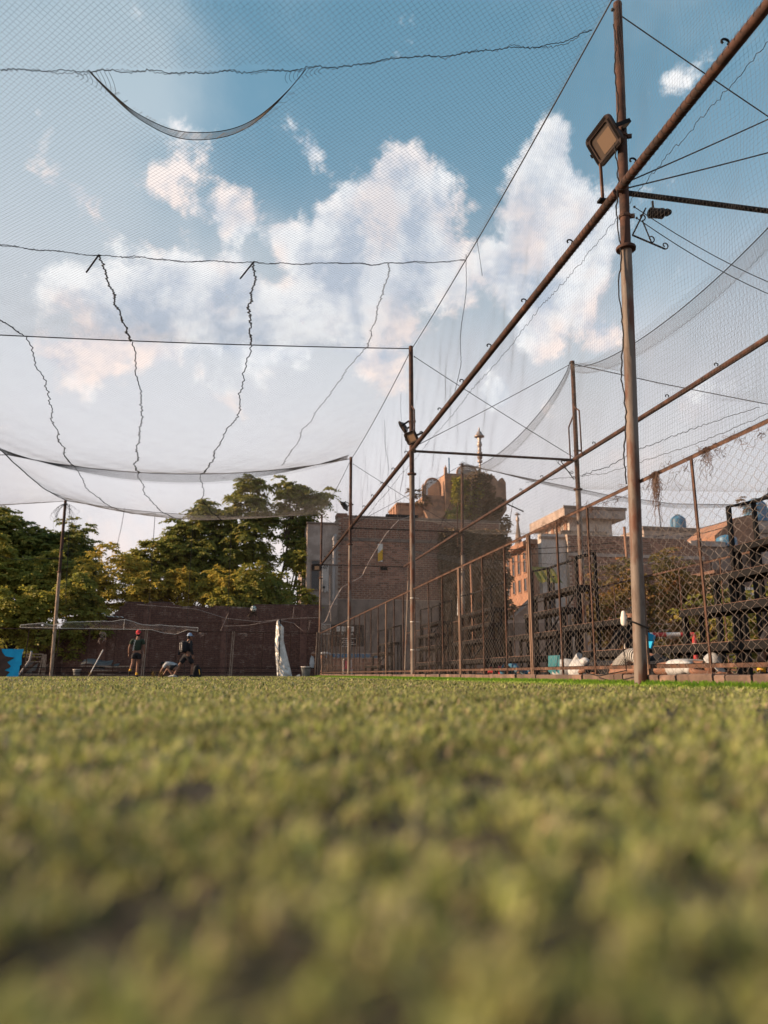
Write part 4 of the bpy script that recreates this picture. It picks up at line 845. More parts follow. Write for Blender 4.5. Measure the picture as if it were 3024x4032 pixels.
# finial
t = thing('finial_mast', 'ornate metal finial with domed cap on a pole rising from the tower', 'finial', (18.6, 56, 14)); FN = (18.6, 56)
MB().tube([(*FN, 13.5), (*FN, 16.7)], .07, 10).build('pole', 'steel', t, True)
MB().lathe((*FN, 16.55), [(.08, 0), (.2, .08), (.21, .2), (.09, .28), (.18, .36), (.23, .5), (.18, .62), (.08, .70), (.2, .78), (.21, .9), (.09, 1.0)], 14).build('bead_stack', 'steel', t, True)
MB().lathe((*FN, 17.5), [(.09, 0), (.17, .18), (.12, .35), (.22, .55), (.17, .75), (.11, .9), (.17, 1.1), (.12, 1.25)], 14).build('figure_stem', 'steel', t, True)
MB().lathe((*FN, 18.7), [(.14, 0), (.40, .03), (.41, .10), (.24, .26), (.20, .42), (.10, .5), (.04, .58), (.07, .64), (.02, .85)], 16).build('domed_cap', 'steel', t, True)
t = thing('flag', 'dark triangular flag hanging left of the metal finial', 'flag', (18.9, 55.9, 15)); MB().add([(18.55, 55.9, 16.1), (18.55, 55.9, 14.5), (17.4, 55.5, 14.3), (16.6, 55.3, 14.6), (17.5, 55.6, 15.2), (18.55, 55.93, 16.1), (18.55, 55.93, 14.5), (17.4, 55.53, 14.3), (16.6, 55.33, 14.6), (17.5, 55.63, 15.2)], [(0, 1, 2, 4), (4, 2, 3), (5, 9, 7, 6), (9, 8, 7)]).build('cloth', 'flag', t)
t = thing('spire', 'slim dark pointed spire with a small metal cap right of the ivy tower', 'spire', (28.9, 75, 12)); MB().lathe((28.9, 75, 9), [(1.0, 0), (.62, 3.2), (.34, 5.0), (.10, 6.9)], 10).build('cone', 'plasterdark', t); MB().lathe((28.9, 75, 15.8), [(.07, 0), (.2, .2), (.18, .5), (.08, .7), (.06, .8), (.33, .86), (.2, 1.0), (.03, 1.12)], 12).build('finial', 'steel', t, True)
# terracotta house with many windows, facing left
t = thing('terracotta_house', 'sunlit orange house with rows of small dark windows right of the ivy', 'building', (24, 62, 0)); MB().b2(24, 31, 58.5, 67.5, -.05, 10.6).build('wall', 'orange', t); MB().b2(23.3, 31, 58.3, 68, 10.6, 11.0).build('eave', 'orange', t); MB().b2(26.5, 30.5, 58.6, 62, 11.0, 11.9).build('upper_storey', 'plasterdark', t)
for j, z_ in enumerate((7.0, 8.6, 9.7)):
    for k in range(6): window(t, 59.3 + k * 1.35, 59.85 + k * 1.35, z_, z_ + (1.05 if j < 2 else .6), 24.0, 'glass', 'orange', 'x')
t = thing('white_house', 'pale grey house wall between the orange house and the dark brick wall', 'building', (21.5, 49.6, 0)); MB().b2(20.7, 22.5, 49.4, 50.0, -.05, 9.75).build('wall', 'white', t); MB().b2(20.65, 22.5, 49.3, 49.6, 9.4, 9.55).build('cornice', 'plasterdark', t); window(t, 21.1, 21.45, 4.6, 6.3, 49.4, 'glass', 'plasterdark')
t = thing('lean_to', 'low grey stone roof and beige wall under the orange house', 'shed', (18.8, 48, 0)); MB().prism([(17.7, 3.6), (19.6, 5.2), (20.6, 5.2), (20.6, 0), (17.7, 0)], 'y', 48.4, 49.2).build('wall', 'plaster', t); mb = MB()
for k in range(6): mb.box((18.0 + k * .32, 48.2, 3.9 + k * .25), (.42, 1.1, .06), Euler((0, R(-38), 0)).to_matrix())
mb.build('roof_slab', 'plaster', t, kind='stuff'); MB().b2(17.7, 20.9, 47.4, 48.35, 0, 3.4).build('dark_front', 'plasterdark', t)
t = thing('awning', 'green and dark scalloped awning on a post left of the pale grey house', 'awning', (19.9, 46, 6)); mb = MB()
for k in range(7): mb.add([(19.0 + k * .24, 46.0, 5.95 - .12 * (k % 2)), (19.24 + k * .24, 46.0, 5.95 - .12 * ((k + 1) % 2)), (19.3 + k * .21, 47.4, 7.1), (19.1 + k * .21, 47.4, 7.1)], [(0, 1, 2, 3)])
mb.build('canopy', 'leafdark', t); MB().tube([(20.25, 46.6, 0), (20.25, 46.6, 6.4)], .1, 8).build('post', 'board', t)
# long brick wall on the right
t = thing('brick_wall', 'long dark brick wall with a pale ledge below the canopy roof at right', 'wall', (28, 49, 0)); zt2 = lambda x: 9.72 if x < 31.4 else 9.72 - (x - 31.4) * .62
MB().prism([(22.5, -.05), (22.5, 9.7), (31.4, 9.7), (33.4, 8.45), (33.4, -.05)], 'y', 49.0, 49.4).build('wall', 'mortar', t); brick_face(t, 22.52, 33.35, 3.6, zt2, 49.0, 'brick', focus=(27.5, 8.0)); MB().b2(22.5, 32.9, 48.9, 48.98, 8.15, 8.4).build('ledge', 'plaster', t)
t = thing('canopy_house', 'pale house with a wide overhanging flat roof slab behind the right brick wall', 'building', (30, 61, 0)); MB().prism([(27.4, 60), (33.1, 60), (33.1, 68), (27.4, 68)], 'z', 13.35, 14.25).build('roof_slab', 'plaster', t); MB().prism([(28.2, 60.9), (32.2, 60.9), (32.2, 67), (28.2, 67)], 'z', -.05, 13.34).build('wall', 'white', t)
MB().b2(27.3, 33.2, 59.9, 60.02, 14.1, 14.35).build('slab_lip', 'plasterdark', t)
for k in range(4): MB().b2(28.1, 28.18, 61.3 + k * 1.4, 61.9 + k * 1.4, 11.5, 13.3).build('fin', 'orange', t)  # orange strips carry the sunlit tone of the left side in their colour
# roofs far right
t = thing('flat_roof_house', 'long low pinkish house roofline with a blue tank behind the right brick wall', 'building', (42, 66, 0)); MB().b2(37.6, 47.5, 65, 72, -.05, 13.75).build('wall', 'plaster', t); MB().b2(37.5, 47.6, 64.9, 65.05, 13.5, 13.85).build('parapet', 'plasterdark', t); window(t, 39, 39.8, 11.6, 12.6, 65, 'glass', 'plasterdark')
t = thing('terracotta_house', 'sunlit orange roof block at the right edge below the blue tanks', 'building', (47, 60, 0)); MB().prism([(39.5, 11.6), (41.6, 13.2), (43.5, 13.6), (43.5, -.05), (39.5, -.05)], 'y', 57, 62).build('wall', 'orange', t); MB().b2(43.5, 52, 57.2, 63, -.05, 13.1).build('block', 'plaster', t); MB().b2(43.3, 52, 57.0, 57.2, 12.0, 12.3).build('band', 'plasterdark', t); window(t, 45, 46, 9.5, 10.8, 57.2, 'glass', 'plasterdark')
t = thing('concrete_house', 'grey unfinished concrete block in front of the orange roof at right', 'building', (35.5, 52, 0)); MB().b2(33.6, 38.4, 51.5, 55, -.05, 9.6).build('wall', 'plasterdark', t); MB().b2(33.5, 36.4, 51.3, 51.6, 9.6, 10.0).build('parapet', 'plaster', t); window(t, 34.4, 35.2, 7.4, 8.6, 51.5, 'darkhole', 'plaster'); MB().b2(36.5, 38.4, 51.42, 51.48, 6.8, 7.0).build('ledge', 'plaster', t)
t = thing('shack', 'dark shack with a slatted pale door at the right edge behind the bleacher', 'shed', (33, 44, 0)); MB().b2(29.6, 36, 43, 46, -.05, 6.3).build('wall', 'plasterdark', t); MB().b2(29.2, 36, 42.5, 46.5, 6.3, 6.5).build('roof', 'wood', t)
for k in range(5): MB().b2(31.4 + k * .3, 31.62 + k * .3, 42.93, 42.98, 3.4, 5.5).build('slat', 'whitepaint', t)
def tank(x, y, z, r, h, label):
    t = thing('water_tank', label, 'water tank', (x, y, z), 'blue rooftop water tanks'); MB().lathe((x, y, z), [(r, 0), (r * 1.02, h * .3), (r, h * .62), (r * .98, h * .7), (r * .55, h * .9), (r * .25, h * .95)], 20).build('barrel', 'tank', t, True)
    MB().lathe((x, y, z + h * .93), [(r * .3, 0), (r * .3, .08), (r * .1, .12)], 14).build('lid', 'board', t)
    for f in (.2, .45): MB().lathe((x, y, z + h * f), [(r * 1.04, -.03), (r * 1.04, .03)], 20).build('rib', 'tank', t)
tank(41.9, 66, 13.85, .72, 1.5, 'blue tank alone on the pinkish roofline'); tank(44.4, 58, 13.1, .95, 2.2, 'largest blue tank in the pair at the right edge'); tank(46.6, 58.6, 13.1, .8, 1.7, 'darker blue tank right behind the largest tank'); tank(37.0, 52, 9.7, .75, 1.0, 'squat blue tank seen behind the thin fence post at right')
t = thing('roof_lamp', 'dark conical lamp hood beside the largest blue tank', 'lamp', (45.4, 57.4, 13.1)); MB().lathe((45.4, 57.4, 15.2), [(.7, 0), (.5, .2), (.08, .45)], 14).build('hood', 'black', t); MB().tube([(45.4, 57.4, 13.1), (45.4, 57.4, 16.1)], .05, 6).build('stem', 'black', t)
t = thing('antenna', 'thin antenna pole with a small dark bird shape left of the lone blue tank', 'antenna', (40.0, 66, 13.8)); MB().tube([(40, 66, 13.8), (40, 66, 16.2)], .05, 6).build('pole', 'black', t); MB().box((39.9, 66, 16.2), (.7, .1, .12), Euler((0, R(-25), 0)).to_matrix()).build('cross_arm', 'black', t)
wire('overhead power line above the right rooftops', (16, 44, 7.6), (48, 60, 15.2), .025, .9, 'black', 'overhead power lines', 'power_line'); wire('second overhead power line just below the first', (16, 44, 7.3), (48, 60, 14.8), .025, 1.0, 'black', 'overhead power lines', 'power_line')

# ================================================================== plants
def rosettes(C, Dr, size, fronds, pairs, lw, droop, seed):
    """compound leaves: each centre carries drooping fronds of paired leaflets"""
    r = np.random.default_rng(seed); n = len(C); az = r.uniform(0, 2 * np.pi, (n, 1)) + np.arange(fronds)[None] * 2 * np.pi / fronds + r.normal(0, .3, (n, fronds))
    el = r.uniform(-.15, .75, (n, fronds)); sz = size * r.uniform(.6, 1.25, (n, fronds))
    d = np.stack([np.cos(az) * np.cos(el), np.sin(az) * np.cos(el), np.sin(el)], -1) + Dr[:, None, :] * .5; d /= np.linalg.norm(d, axis=-1, keepdims=True)
    k = (np.arange(pairs) + 1) / pairs; s = np.repeat(k, 2)[None, None]; side = np.tile([1., -1.], pairs)[None, None]
    P = C[:, None, None, :] + d[:, :, None, :] * (sz[:, :, None] * s)[..., None]; P[..., 2] -= droop * sz[:, :, None] * s ** 2
    perp = np.cross(d, [0, 0, 1.]); perp /= np.linalg.norm(perp, axis=-1, keepdims=True) + 1e-6
    ax = perp[:, :, None, :] * side[..., None] + d[:, :, None, :] * .55 + r.normal(0, .22, P.shape); ax[..., 2] -= .35; ax /= np.linalg.norm(ax, axis=-1, keepdims=True)
    L = lw * r.uniform(.7, 1.3, P.shape[:3])[..., None]; w = np.cross(ax, d[:, :, None, :] + r.normal(0, .3, P.shape)); w /= np.linalg.norm(w, axis=-1, keepdims=True) + 1e-6
    V = np.stack([P, P + ax * L * .5 + w * L * .24, P + ax * L, P + ax * L * .5 - w * L * .24], -2).reshape(-1, 3)
    return V, np.arange(len(V)).reshape(-1, 4)
def crown_mesh(blobs, dens, size, fronds, pairs, lw, droop, seed, par, mt, nm='crown'):
    r = np.random.default_rng(seed); CC = []; DD = []; sub = []
    for (cx, cy, cz, rx, ry, rz) in blobs:
        if rx < .7: sub.append((cx, cy, cz, rx, ry, rz)); continue
        for k in range(6):
            f = r.uniform(.42, .66); sub.append((cx + rx * r.uniform(-.75, .75), cy + ry * r.uniform(-.8, .8), cz + rz * r.uniform(-.75, .8), rx * f, ry * f, max(rx, rz) * f * r.uniform(.7, 1.15)))
    for (cx, cy, cz, rx, ry, rz) in sub:
        n = max(4, int(.55 * dens * (rx * ry + rx * rz + ry * rz) * 1.3)); d = r.normal(0, 1, (n, 3)); d /= np.linalg.norm(d, axis=1, keepdims=True); q = d * (r.uniform(.25, 1, (n, 1)) ** .45) * (1 + .22 * r.normal(0, 1, (n, 1)))
        CC.append(np.array([cx, cy, cz]) + q * np.array([rx, ry, rz])); DD.append(d)
    V, F = rosettes(np.concatenate(CC), np.concatenate(DD), size, fronds, pairs, lw, droop, seed); o = np.array(wloc(par))
    return link(nm, np_mesh(nm, V - o, F), mt, par, 'stuff')
def tree(name, label, base, stems, blobs, mt, dens=9, size=.55, fronds=7, pairs=5, lw=.22, droop=.5, seed=1, r0=.16, group='trees beyond the far wall', cat='tree'):
    t = thing(name, label, cat, base, group); r = random.Random(seed)
    for s in stems:
        pts = resample([base if isinstance(s[0], (int, float)) else s[0]] + ([s] if isinstance(s[0], (int, float)) else list(s[1:])), 9); n = len(pts)
        pts = [(p[0] + r.uniform(-.08, .08) * (k > 0), p[1], p[2]) for k, p in enumerate(pts)]
        MB().tube(pts, [r0 * (1 - .75 * k / (n - 1)) for k in range(n)], 8).build('trunk', 'bark', t, True)
    tops = [s if isinstance(s[0], (int, float)) else s[-1] for s in stems]
    for b in blobs:
        q = min(tops, key=lambda s: (Vector(s) - Vector(b[:3])).length); a = Vector(base).lerp(Vector(q), .75); c = Vector(b[:3])
        MB().tube([a, a.lerp(c, .5) + Vector((r.uniform(-.2, .2), 0, .15)), c], [r0 * .45, r0 * .3, r0 * .1], 6).build('limb', 'bark', t, True)
    crown_mesh(blobs, dens, size, fronds, pairs, lw, droop, seed, t, mt); return t
tree('broad_tree', 'large dark rounded tree at the far left', (-14, 54, 0), [(-14, 54, 7), (-12, 54, 7)], [(-14.9, 54, 8.6, 3.0, 2.6, 1.7), (-11.8, 54, 7.9, 2.0, 2.2, 1.4), (-17.8, 54, 8.5, 2.4, 2.4, 1.7), (-10.2, 54, 7.4, 1.4, 1.6, 1.6), (-13, 53, 6.5, 3.6, 2, 1.8), (-17, 53, 6.2, 3, 2, 2)], 'leafdark', 13, .5, 7, 6, .2, .5, 3, .3)
tree('loose_tree', 'sunlit yellow green tree in front of the large dark tree', (-13, 49, 0), [(-13.2, 49, 6), (-11.6, 49, 5.2)], [(-14.0, 49, 6.7, 2.0, 1.4, 1.3), (-12.4, 49, 5.6, 1.7, 1.3, 1.0), (-15.4, 49, 5.4, 1.6, 1.2, 1.0), (-11.0, 49, 6.3, 1.0, 1.0, .9)], 'leafmid', 11, .5, 7, 5, .18, .6, 5, .12)
tree('bush', 'leafy bush hanging over the far fence at the left behind the leaning pole', (-10, 44.2, 0), [(-10.5, 44.2, 2.8), (-8.7, 44.2, 2.8)], [(-11.0, 44.2, 3.6, 1.5, .8, 1.0), (-9.2, 44.2, 3.3, 1.5, .7, 1.2), (-8.0, 44.2, 3.5, .9, .7, .8), (-10.0, 44.1, 2.3, 1.8, .5, .7), (-12.6, 44.2, 3.0, 1.4, .8, 1.0), (-8.6, 44.2, 4.7, .9, .7, .7)], 'leafmid', 16, .38, 6, 4, .19, .7, 6, .07, cat='bush')
tree('sapling', 'row of slender saplings with orange leaves right of the leaning pole', (-7.6, 48, 0), [(-7.8, 48, 6.5), (-6.4, 48, 5.6), (-8.9, 48, 5.4)], [(-7.85, 48, 7.3, .6, .5, .9), (-6.6, 48, 6.7, .7, .5, .8), (-8.9, 48, 6.6, .6, .5, .8), (-7.0, 48, 5.6, 1.1, .9, 1.0), (-8.6, 48, 5.3, 1.1, .9, 1.0), (-6.0, 48, 5.0, 1.1, .9, 1.1), (-7.4, 48, 4.1, 1.7, .9, .8), (-5.2, 48, 4.6, 1.2, .9, .9)], 'leafyellow', 11, .48, 6, 6, .16, .6, 7, .06)
tree('slender_tree', 'spiky topped young tree standing between saplings and the tall clump', (-5.0, 50, 0), [(-5.3, 50, 7.0), (-4.0, 50, 7.6)], [(-5.7, 50, 7.7, .75, .6, .9), (-6.6, 50, 7.2, .7, .7, .8), (-4.8, 50, 7.2, 1.2, 1, .9), (-3.9, 50, 7.6, 1.0, .9, .9), (-3.9, 50, 6.0, 1.5, 1, 1.2), (-6.2, 50, 6.4, .8, .8, .7)], 'leafmid', 9, .52, 7, 6, .18, .5, 8, .09)
tree('yellow_tree', 'glowing yellow green leafy tree above the broken maroon wall', (-3.2, 47.4, 0), [(-3.5, 47.4, 5.2), (-2.2, 47.4, 5.2)], [(-4.6, 47.4, 4.9, 1.2, .9, .8), (-3.2, 47.4, 5.4, 1.3, .9, 1.0), (-1.7, 47.4, 5.2, 1.3, .9, 1.0), (-5.6, 47.4, 4.7, .8, .8, .5), (-.5, 47.4, 5.6, 1.1, .9, 1.0)], 'leafyellow', 12, .5, 7, 6, .18, .7, 9, .09)
tree('tall_tree', 'tall feathery tree with two crowns left of the highest treetop', (-2, 51, 0), [(-2.2, 51, 10), (-3.6, 51, 8.6), (-.8, 51, 9)], [(-3.9, 51, 9.0, 1.1, 1, .8), (-2.3, 51, 10.9, 1.0, 1, .75), (-3.0, 51, 9.8, .8, .8, .6), (-1.2, 51, 10.2, 1.0, 1, .8), (-2.6, 51, 8.2, 1.7, 1.2, 1.1), (-.8, 51, 8.3, 1.4, 1.2, 1.1), (-4.2, 51, 7.5, 1.2, 1, .8), (-1.6, 51, 6.8, 1.8, 1.2, 1.0)], 'leafdark', 8.5, .62, 8, 7, .2, .6, 10, .15)
tree('tall_tree', 'tallest feathery tree with bare stems showing at its right foot', (2.2, 50.5, 0), [[(2.4, 50.5, 0), (2.6, 50.5, 5), (3.3, 50.5, 9), (3.3, 50.5, 12)], [(3.1, 50.5, 0), (3.4, 50.5, 4.5), (4.1, 50.5, 8), (4.9, 50.5, 10.5)], [(1.4, 50.5, 0), (1.2, 50.5, 5), (.8, 50.5, 9), (.7, 50.5, 12)], [(3.9, 50.5, 0), (4.0, 50.5, 4), (3.8, 50.5, 7)]],
     [(.9, 50.5, 12.2, 1.0, .9, .65), (.2, 50.5, 11.4, 1.1, 1, .8), (3.2, 50.5, 12.6, .8, .8, .6), (3.9, 50.5, 11.9, .8, .8, .6), (5.2, 50.5, 11.4, .75, .8, .9), (3.0, 50.5, 11.4, .6, .7, .6), (1.7, 50.5, 10.6, 1.2, 1, .8), (4.2, 50.5, 10.4, 1.1, 1, .8), (.6, 50.5, 9.3, 1.6, 1.2, 1.1), (2.8, 50.5, 9.2, 1.5, 1.2, 1.0), (4.6, 50.5, 9.0, 1.1, 1, .9), (1.2, 50.5, 7.7, 1.2, 1.1, .8), (3.6, 50.5, 7.9, .7, .7, .5), (0, 50.5, 6.4, 1.3, 1, 1.0)], 'leafdark', 7, .62, 8, 7, .2, .6, 11, .13)
tree('bush', 'dense dark drooping bush on the wall above the stuck ball', (1.4, 46.6, 0), [(1.2, 46.6, 4.5), (2.2, 46.6, 4.3)], [(.3, 46.6, 5.3, 1.3, .8, 1.0), (1.7, 46.6, 5.0, 1.3, .8, 1.0), (2.5, 46.6, 4.4, .9, .7, .6), (-.2, 46.3, 4.2, 1.0, .6, .6), (1.2, 46.2, 4.0, 1.0, .5, .5)], 'leafmid', 17, .5, 7, 6, .2, .9, 12, .08, cat='bush')
tree('thin_tree', 'sparse saplings with open leaves left of the plastered house', (4.0, 49, 0), [(4.0, 49, 7.0), (4.6, 48.5, 4.4)], [(3.7, 49, 6.9, .8, .6, .8), (3.5, 49, 5.5, 1.0, .7, 1.0), (4.4, 48.0, 4.7, .7, .5, .5), (4.3, 49, 8.3, .7, .6, .8)], 'leafmid', 8, .42, 6, 4, .17, .5, 13, .05)
SH = 'shrubs behind the stands'
tree('shrub', 'shrub with orange lit top behind the rusty fence left of the nearest pole', (14.6, 27, 0), [(14.6, 27, 2.6), (14.0, 27, 2.4)], [(14.4, 27, 3.6, 1.0, .8, .8), (14.9, 27, 2.6, 1.2, .9, .9), (13.7, 27, 2.2, 1.0, .8, .9), (14.5, 27, 1.3, 1.3, .9, .8)], 'leafrustlit', 26, .28, 6, 4, .12, .5, 20, .06, SH, 'shrub')  # orange light on the shrubs is put into the leaf colour
tree('shrub', 'shrub with orange lit top behind the rusty fence just right of the nearest pole', (17, 27, 0), [(16.8, 27, 2.6), (17.8, 27, 2.4)], [(16.6, 27, 3.7, 1.1, .8, .7), (17.7, 27, 3.3, 1.1, .8, .7), (16.9, 27, 2.5, 1.5, .9, .9), (18.3, 27, 2.3, 1.1, .8, .9), (17.2, 27, 1.2, 1.8, .9, .8)], 'leafrustlit', 24, .28, 6, 4, .12, .5, 21, .06, SH, 'shrub')
tree('shrub', 'green shrub low behind the fence at the right under the bleacher', (14.2, 18.5, 0), [(14.2, 18.5, 1.6), (13.4, 18.5, 1.5)], [(14.3, 18.5, 1.8, 1.2, .8, .7), (13.3, 18.5, 1.5, 1.0, .7, .7), (15.3, 18.5, 1.8, 1.0, .7, .7), (13.9, 18.5, .9, 1.6, .7, .6)], 'leafmid', 24, .26, 6, 4, .11, .5, 22, .06, SH, 'shrub')
# ivy and creepers
def ivy(label, patches, seed, mt='leafivy', lw=.26):
    r = np.random.default_rng(seed); t = thing('ivy', label, 'ivy', (patches[0][0], patches[0][2], patches[0][3])); P = []
    for (x0, x1, y, z0, z1, n, edge) in patches:
        x = r.uniform(x0, x1, n); z = z0 + (z1 - z0) * r.uniform(0, 1, n); f = (z - z0) / (z1 - z0); x = x + edge * smooth_noise(z * 1.1, z * .6, seed) * ((x - x0) / (x1 - x0)); k = smooth_noise(x * 1.2, z * 1.2, seed) > -.55
        P.append(np.stack([x, y - .08 - .45 * r.random(n) * (.5 + .5 * smooth_noise(x, z, seed + 1)), z], 1)[k])
    C = np.concatenate(P); Dr = np.tile([0, -1., -.2], (len(C), 1)); V, F = rosettes(C, Dr, .22, 3, 1, lw, .4, seed); link('leaves', np_mesh('leaves', V - np.array(wloc(t)), F), mt, t, 'stuff')
    for k in range(5):
        x0, x1, y, z0, z1, n, e = patches[k % len(patches)]; x = r.uniform(x0, x1); MB().tube([(x, y - .06, z0), (x + r.uniform(-.5, .5), y - .07, (z0 + z1) / 2), (x + r.uniform(-1, 1), y - .06, z1)], [.05, .035, .015], 5).build('stem', 'bark', t, True)
ivy('brown ivy covering the tower and the right end of the brick house', [(13.4, 17.7, 48.85, 1.5, 9.7, 4800, .6), (16.6, 19.8, 54.4, 7.0, 13.4, 2100, .45), (17.0, 18.8, 54.4, 12, 15.3, 420, .3)], 31)
ivy('green creeper on the tower face below the lattice arch', [(15.5, 17.6, 54.5, 10.3, 12.2, 700, .3), (16.0, 17.9, 54.5, 11.5, 14.8, 900, .4), (15.0, 15.9, 54.3, 9.9, 10.9, 260, .1)], 33, 'leafmid', .24)
tree('potted_plant', 'loose rooftop plant left of the first lattice arch', (13.3, 54.6, 12.8), [(13.2, 54.6, 13.6)], [(12.8, 54.6, 13.5, .6, .4, .45), (13.5, 54.6, 13.2, .45, .4, .6)], 'leafivy', 26, .26, 5, 3, .16, .6, 35, .04, None, 'plant')
tree('potted_plant', 'small drooping plant on the orange roof left of the largest tank', (43.0, 57.5, 13.6), [(43.0, 57.5, 14.9)], [(42.9, 57.5, 15.0, .5, .4, .5), (43.4, 57.5, 14.3, .5, .4, .4)], 'leafivy', 14, .3, 5, 3, .2, .8, 36, .03, None, 'plant')
tree('creeper', 'dark creeper spilling over the grey concrete block at right', (38.2, 51.4, 9), [(38.3, 51.3, 8.2)], [(38.4, 51.2, 9.2, .6, .3, .6), (39.2, 51.2, 8.0, .6, .3, .5)], 'leafivy', 18, .3, 5, 3, .2, .8, 37, .03, None, 'plant')
# ================================================================== people
def skin_mesh(nodes, edges, sub=2):
    me = bpy.data.meshes.new('sk'); me.from_pydata([n[0] for n in nodes], edges, []); ob = bpy.data.objects.new('sk', me); COL.objects.link(ob)
    md = ob.modifiers.new('s', 'SKIN'); md.use_smooth_shade = True; ob.modifiers.new('u', 'SUBSURF').levels = sub
    for i, n in enumerate(nodes):
        r = n[1]; sv = me.skin_vertices[0].data[i]; sv.radius = r if isinstance(r, tuple) else (r, r); sv.use_root = (i == 0)
    dg = bpy.context.evaluated_depsgraph_get(); out = bpy.data.meshes.new_from_object(ob.evaluated_get(dg)); bpy.data.objects.remove(ob); bpy.data.meshes.remove(me)
    V = [tuple(v.co) for v in out.vertices]; F = [tuple(p.vertices) for p in out.polygons]; bpy.data.meshes.remove(out); return V, F
def hand(mb, wr, d, palm_n, s=1.0, curl=.5):
    wr = Vector(wr); d = Vector(d).normalized(); n = Vector(palm_n); n = (n - d * n.dot(d)).normalized(); u = d.cross(n)
    mb.ball(wr + d * .045 * s, (.042 * s, .018 * s, .05 * s), 8, 6, Matrix((u, n, d)).transposed())
    for k, L in enumerate((.068, .078, .072, .056)):
        b = wr + d * .082 * s + u * (k - 1.5) * .019 * s; p1 = b + d * L * .42 * s; d2 = (d + n * curl).normalized(); p2 = p1 + d2 * L * .33 * s; d3 = (d + n * curl * 2.4).normalized(); p3 = p2 + d3 * L * .28 * s
        mb.tube([b - d * .02 * s, p1, p2, p3], [.0095 * s, .0088 * s, .008 * s, .0062 * s], 6)
    b = wr + d * .03 * s - u * .032 * s; d1 = (d * .6 - u * .7 + n * .3).normalized(); mb.tube([b, b + d1 * .036 * s, b + d1 * .05 * s + d * .022 * s], [.012 * s, .0105 * s, .008 * s], 6)
def person(label, J, base, yaw, sleeves=.5, short=.72, top='fabwhite', bottom='fabdark', hat=None, hatback=False, extras=None, look=(0, 1, 0), socks=None, shoes=('shoe', 'shoe'), name='person', group=None, hairlen=1.0):
    """J: joints in a local frame (x right, y forward, z up); the body is one skinned surface, clothes are children"""
    t = thing(name, label, 'person', base, group); rz = Matrix.Rotation(R(yaw), 3, 'Z'); J = {k: rz @ Vector(v) for k, v in J.items()}; lk = (rz @ Vector(look)).normalized()
    def body(ns, es):
        V, F = skin_mesh([(J[n] if isinstance(n, str) else n, r) for n, r in ns], es); return V, F
    up = (J['neck'] - J['pelvis']).normalized(); bel = J['pelvis'].lerp(J['chest'], .5)
    ns = [('pelvis', (.125, .095)), (bel, (.115, .085)), ('chest', (.14, .10)), ('neck', .052), (J['neck'].lerp(J['head'], .6), .05)]; es = [(0, 1), (1, 2), (2, 3), (3, 4)]
    for s in 'LR':
        i = len(ns); ns += [('sh' + s, .056), (J['sh' + s].lerp(J['el' + s], .45), .046), ('el' + s, .038), (J['el' + s].lerp(J['wr' + s], .35), .038), ('wr' + s, .026)]; es += [(2, i), (i, i + 1), (i + 1, i + 2), (i + 2, i + 3), (i + 3, i + 4)]
        i = len(ns); ns += [('hip' + s, .088), (J['hip' + s].lerp(J['kn' + s], .5), .074), ('kn' + s, .052), (J['kn' + s].lerp(J['an' + s], .35), .054), ('an' + s, .036)]; es += [(0, i), (i, i + 1), (i + 1, i + 2), (i + 2, i + 3), (i + 3, i + 4)]
    V, F = body(ns, es); mb = MB(); mb.add(V, F)
    side = lk.cross(Vector((0, 0, 1))).normalized(); upv = side.cross(lk); hm = Matrix((side, lk, upv)).transposed(); h = J['head']
    mb.ball(h, (.076, .095, .118), 16, 12, hm); mb.ball(h + lk * .04 - upv * .065, (.05, .055, .05), 10, 8, hm)
    mb.add([h + hm @ Vector(p) for p in ((0, .088, .03), (-.016, .086, -.022), (.016, .086, -.022), (0, .122, -.018), (0, .085, -.03))], [(0, 1, 3), (0, 3, 2), (1, 4, 3), (4, 2, 3)])
    mb.ball(h + hm @ Vector((0, .083, -.058)), (.024, .012, .010), 8, 5, hm)
    for s in (1, -1): mb.ball(h + hm @ Vector((s * .077, -.005, -.01)), (.012, .022, .032), 8, 6, hm)
    for s in 'LR':
        d = J['wr' + s] - J['el' + s]; hand(mb, J['wr' + s], d, (J['pelvis'] - J['wr' + s]) + Vector((0, 0, .05)))
    n0 = len(mb.f); mb.cur = 1
    for s in (1, -1): mb.ball(h + hm @ Vector((s * .03, .083, .018)), (.011, .008, .007), 6, 5, hm)
    mb.cur = 0; mb.v = [Vector(v) + Vector(base) for v in mb.v]; mb.build('body', ['skin', 'hair'], t, True)
    def cloth(nm, ns, es, mt):
        V, F = body(ns, es); m2 = MB(); m2.add([Vector(v) + Vector(base) for v in V], F); return m2.build(nm, mt, t, True)
    lo = J['pelvis'] + up * .0; ns = [(lo, (.155, .118)), (bel, (.152, .115)), ('chest', (.172, .128)), (J['chest'].lerp(J['neck'], .75), .075)]; es = [(0, 1), (1, 2), (2, 3)]
    for s in 'LR':
        i = len(ns); ns += [('sh' + s, .078), (J['sh' + s].lerp(J['el' + s], .3), .07)]; es += [(2, i), (i, i + 1)]
        if sleeves > .6: ns += [('el' + s, .056), (J['el' + s].lerp(J['wr' + s], .92), .042)]; es += [(i + 1, i + 2), (i + 2, i + 3)]
        else: ns += [(J['sh' + s].lerp(J['el' + s], .72), .066)]; es += [(i + 1, i + 2)]
    sh = cloth('shirt', ns, es, top)
    ns = [(J['pelvis'] + up * .06, (.158, .12)), (J['pelvis'] - up * .04, (.16, .125))]; es = [(0, 1)]
